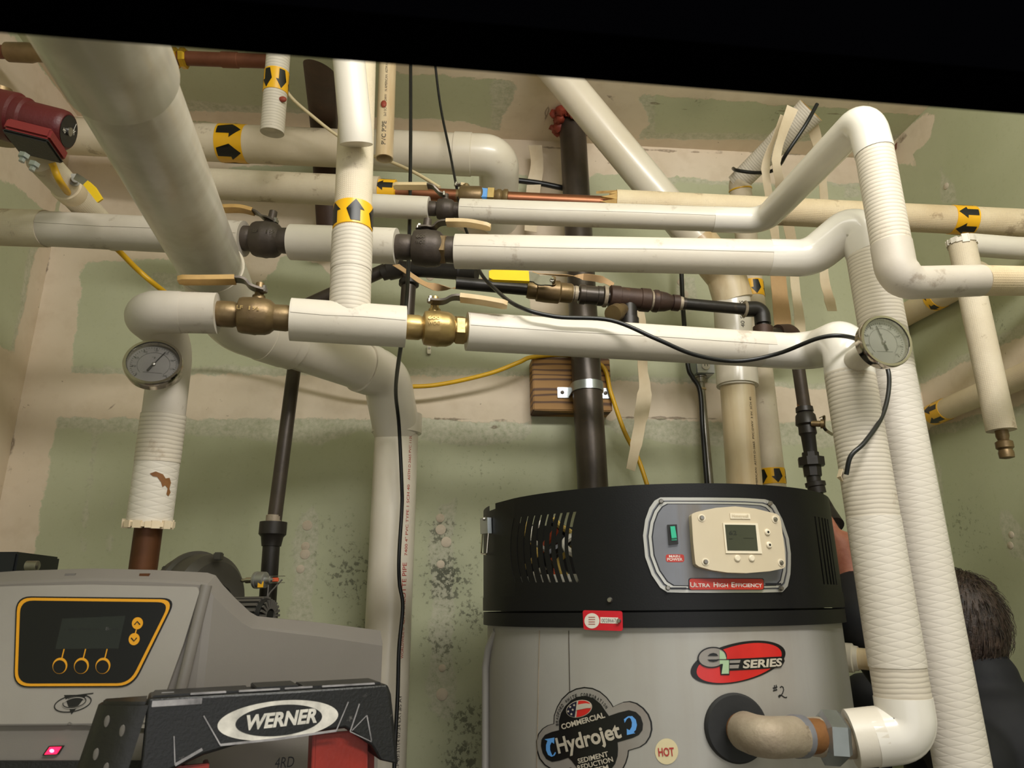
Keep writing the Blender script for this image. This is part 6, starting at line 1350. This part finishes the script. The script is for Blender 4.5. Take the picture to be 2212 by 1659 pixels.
# ================================================================== PERSON
hc = z3(2066, 1350, 1.68)
def capsule(bm, a, b, ra, rb, seg=18):
    d = (b - a); L = d.length; d.normalize(); pr = [(-ra * math.cos(k * PI / 10), ra * math.sin(k * PI / 10)) for k in range(0, 6)] + [(L + rb * math.sin(k * PI / 10), rb * math.cos(k * PI / 10)) for k in range(0, 6)]
    lathe(a, b, [(s, max(r, .0005)) for s, r in pr], seg, bm)
def blob(bm, c, rx, ry, rz, rot=None):
    M = Matrix.Translation(c) @ (rot or Matrix.Identity(4)) @ Matrix.Diagonal((rx, ry, rz, 1)); bmesh.ops.create_uvsphere(bm, u_segments=24, v_segments=16, radius=1, matrix=M)
def fuse(name, bm, m, par, vox, smooth=6, label=None, root=False):
    """one continuous surface from overlapping solids"""
    me = bpy.data.meshes.new('tmp'); bm.to_mesh(me); bm.free(); o = bpy.data.objects.new('tmp', me); COL.objects.link(o)
    r = o.modifiers.new('r', 'REMESH'); r.mode = 'VOXEL'; r.voxel_size = vox
    s = o.modifiers.new('s', 'SMOOTH'); s.iterations = smooth; s.factor = .5
    bpy.context.view_layer.update(); m2 = bpy.data.meshes.new_from_object(o.evaluated_get(bpy.context.evaluated_depsgraph_get())); bpy.data.objects.remove(o)
    b2 = B(); b2.from_mesh(m2); bpy.data.meshes.remove(m2); return part(name, b2, m, par, label, 180) if par else solo(name, b2, m, label, 'person', ang=180)
gx, gy = hc.x + .03, hc.y + .06
fwd = Vector((-.55, .83, 0)).normalized(); side = Vector((-fwd.y, fwd.x, 0))   # facing the back of the heater
pr = thing('person', 'person in dark jacket with short brown hair, back turned, one arm reaching behind the heater', 'person', Vector((gx, gy, 0)))
base = Vector((gx, gy, 0)) - fwd * .03; nk = hc - VZ * .16 - fwd * .035
chest = base + VZ * 1.26; pel = base + VZ * .92
shL = nk + side * -.17 - VZ * .10; shR = nk + side * .17 - VZ * .10
sh_near = shL if (shL - CAM).length < (shR - CAM).length else shR; sh_far = shR if sh_near is shL else shL
sn = (sh_near - nk); 
elb = z3(1862, 1345, 1.50); wr = z3(1842, 1262, 1.60); hd = z3(1812, 1150, 1.66)
body = B()
blob(body, hc, .074, .093, .112, Matrix.Rotation(math.atan2(fwd.y, fwd.x) - PI / 2, 4, 'Z'))
blob(body, hc + fwd * .03 - VZ * .055, .052, .055, .06); blob(body, hc + fwd * .095 - VZ * .02, .013, .013, .022); blob(body, hc + fwd * .088 - VZ * .075, .024, .018, .02)
for s in (-1, 1): blob(body, hc + side * s * .078 - fwd * .005 - VZ * .01, .011, .022, .032, Matrix.Rotation(math.atan2(fwd.y, fwd.x) - PI / 2, 4, 'Z')); blob(body, hc + side * s * .03 + fwd * .078 + VZ * .02, .02, .016, .012)
capsule(body, hc - VZ * .07 - fwd * .01, nk - VZ * .05, .055, .062); capsule(body, nk - VZ * .12, pel, .13, .13); blob(body, chest + VZ * .02, .17, .13, .2); blob(body, pel, .165, .125, .13)
for s, S in ((-1, shL), (1, shR)): capsule(body, nk - VZ * .07, S, .06, .062)
capsule(body, sh_near, elb, .052, .042); capsule(body, elb, wr, .042, .031); capsule(body, wr, hd - (hd - wr) * .25, .031, .033)
e2 = z3(1872, 1505, 1.70); w2 = z3(1884, 1700, 1.62); capsule(body, sh_far, e2, .052, .042); capsule(body, e2, w2, .042, .030)
for s in (-1, 1):
    hp = pel + side * s * .09; kn = Vector((base.x, base.y, .50)) + side * s * .10 + fwd * .03; an = Vector((base.x, base.y, .08)) + side * s * .11
    capsule(body, hp, kn, .085, .058); capsule(body, kn, an, .056, .04); capsule(body, an - VZ * .03 - fwd * .03, an - VZ * .045 + fwd * .13, .035, .03)
def hand(bm, wrist, dirv, palmn):
    """palm, four fingers and a thumb, curled"""
    dv = dirv.normalized(); pn_ = (palmn - dv * palmn.dot(dv)).normalized(); ac = dv.cross(pn_)
    k = wrist + dv * .085
    for i in range(4): capsule(bm, wrist + dv * .02 + ac * (i - 1.5) * .010, k + ac * (i - 1.5) * .019, .016, .012, 12)
    for i, L in enumerate((.068, .078, .074, .058)):
        o = k + ac * (i - 1.5) * .020; a = o + (dv * .9 + pn_ * .35).normalized() * L * .45; b = a + (dv * .55 + pn_ * .85).normalized() * L * .32; c = b + (dv * .1 + pn_).normalized() * L * .26
        capsule(bm, o, a, .0105, .0095, 10); capsule(bm, a, b, .0095, .0088, 10); capsule(bm, b, c, .0088, .0075, 10)
    o = wrist + dv * .03 - ac * .026; a = o + (dv * .6 - ac * .7 + pn_ * .3).normalized() * .045; b = a + (dv * .7 + pn_ * .6).normalized() * .034; capsule(bm, o, a, .015, .012, 10); capsule(bm, a, b, .012, .0095, 10)
hv = (hd - wr).normalized(); hand(body, wr + (hd - wr) * .62, (hv + VX * -.25).normalized(), Vector((-.7, .5, 0)))
hand(body, w2, (w2 - e2), VZ * -1 + side * .2)
bdy = fuse('body', body, 'skin', pr, .0065, 3)
bm = B()
for s in (-1, 1): blob(bm, hc + side * s * .031 + fwd * .089 + VZ * .006, .012, .012, .010)
part('eyes', bm, 'sticker_white', pr)
bm = B(); bmesh.ops.create_uvsphere(bm, u_segments=48, v_segments=32, radius=1, matrix=Matrix.Translation(hc - fwd * .006 + VZ * .006) @ Matrix.Rotation(math.atan2(fwd.y, fwd.x) - PI / 2, 4, 'Z') @ Matrix.Diagonal((.086, .104, .120, 1)))
dl = [v for v in bm.verts if ((v.co - hc).dot(fwd) > .045 and v.co.z < hc.z + .045) or v.co.z < hc.z - .106 - (v.co - hc).dot(fwd) * -.2]
bmesh.ops.delete(bm, geom=dl, context='VERTS')
for v in bm.verts: v.co += (v.co - hc).normalized() * random.uniform(-.0015, .002)
crown = hc - fwd * .05 + VZ * .11; fl_ = [f.calc_center_median() for f in bm.faces]
for k in range(1700):
    p = random.choice(fl_) + Vector((random.uniform(-1, 1), random.uniform(-1, 1), random.uniform(-1, 1))) * .005; n_ = (p - hc).normalized(); g_ = (p - crown); g_ = g_ - VZ * .05; g_ = (g_ - n_ * g_.dot(n_)).normalized(); L_ = random.uniform(.018, .036)
    Pp = [p - n_ * .001, p + g_ * L_ * .5 + n_ * .0035, p + g_ * L_ + n_ * .001]
    bar(Pp, g_.cross(n_), [.0016, .0014, .0005], .0006, bm)
ho = part('hair', bm, 'hair', pr, 'short brown hair', 180); 
jk = B(); capsule(jk, nk - VZ * .10, pel, .155, .155); blob(jk, chest + VZ * .03, .195, .155, .21); blob(jk, pel + VZ * .02, .18, .145, .12)
for S in (shL, shR): capsule(jk, nk - VZ * .085, S, .078, .080)
capsule(jk, nk - VZ * .06, nk + VZ * .045, .092, .074)
capsule(jk, sh_near, elb, .074, .060); capsule(jk, elb, wr + (elb - wr) * .22, .058, .048); capsule(jk, sh_far, e2, .072, .056); capsule(jk, e2, e2 + (w2 - e2) * .85, .054, .044)
fuse('work_jacket', jk, 'jacket_cloth', pr, .009, 5, 'black work jacket')
tr = B()
for s in (-1, 1):
    hp = pel + side * s * .09; kn = Vector((base.x, base.y, .50)) + side * s * .10 + fwd * .03; an = Vector((base.x, base.y, .10)) + side * s * .11
    capsule(tr, hp, kn, .100, .074); capsule(tr, kn, an, .072, .062)
blob(tr, pel - VZ * .03, .178, .138, .12); fuse('trousers', tr, 'denim', pr, .01, 4)
for s in (-1, 1):
    bm = B(); an = Vector((base.x, base.y, .05)) + side * s * .11; capsule(bm, an - fwd * .05, an + fwd * .14, .046, .042)
    for v in bm.verts: v.co.z = max(v.co.z, .0)
    part('boot', bm, 'leather', pr)
# handles of the white pvc cross pipe behind the gap
t = thing('plastic_pipe', 'short cream threaded plastic pipe between the heater and the thick white riser', 'pipe', z3(1870, 1424, 1.42))
a, b = z3(1828, 1420, 1.44), z3(1915, 1428, 1.40)
part('tube', tube([a, b], rad(44, a), 0, 22), 'pvc_cream', t); part('thread_collar', lathe(a - (b - a) * .1, b, [(0, rad(60, a)), (.02, rad(60, a)), (.022, rad(52, a)), (.03, rad(50, a))], 24), 'pvc_white', t)
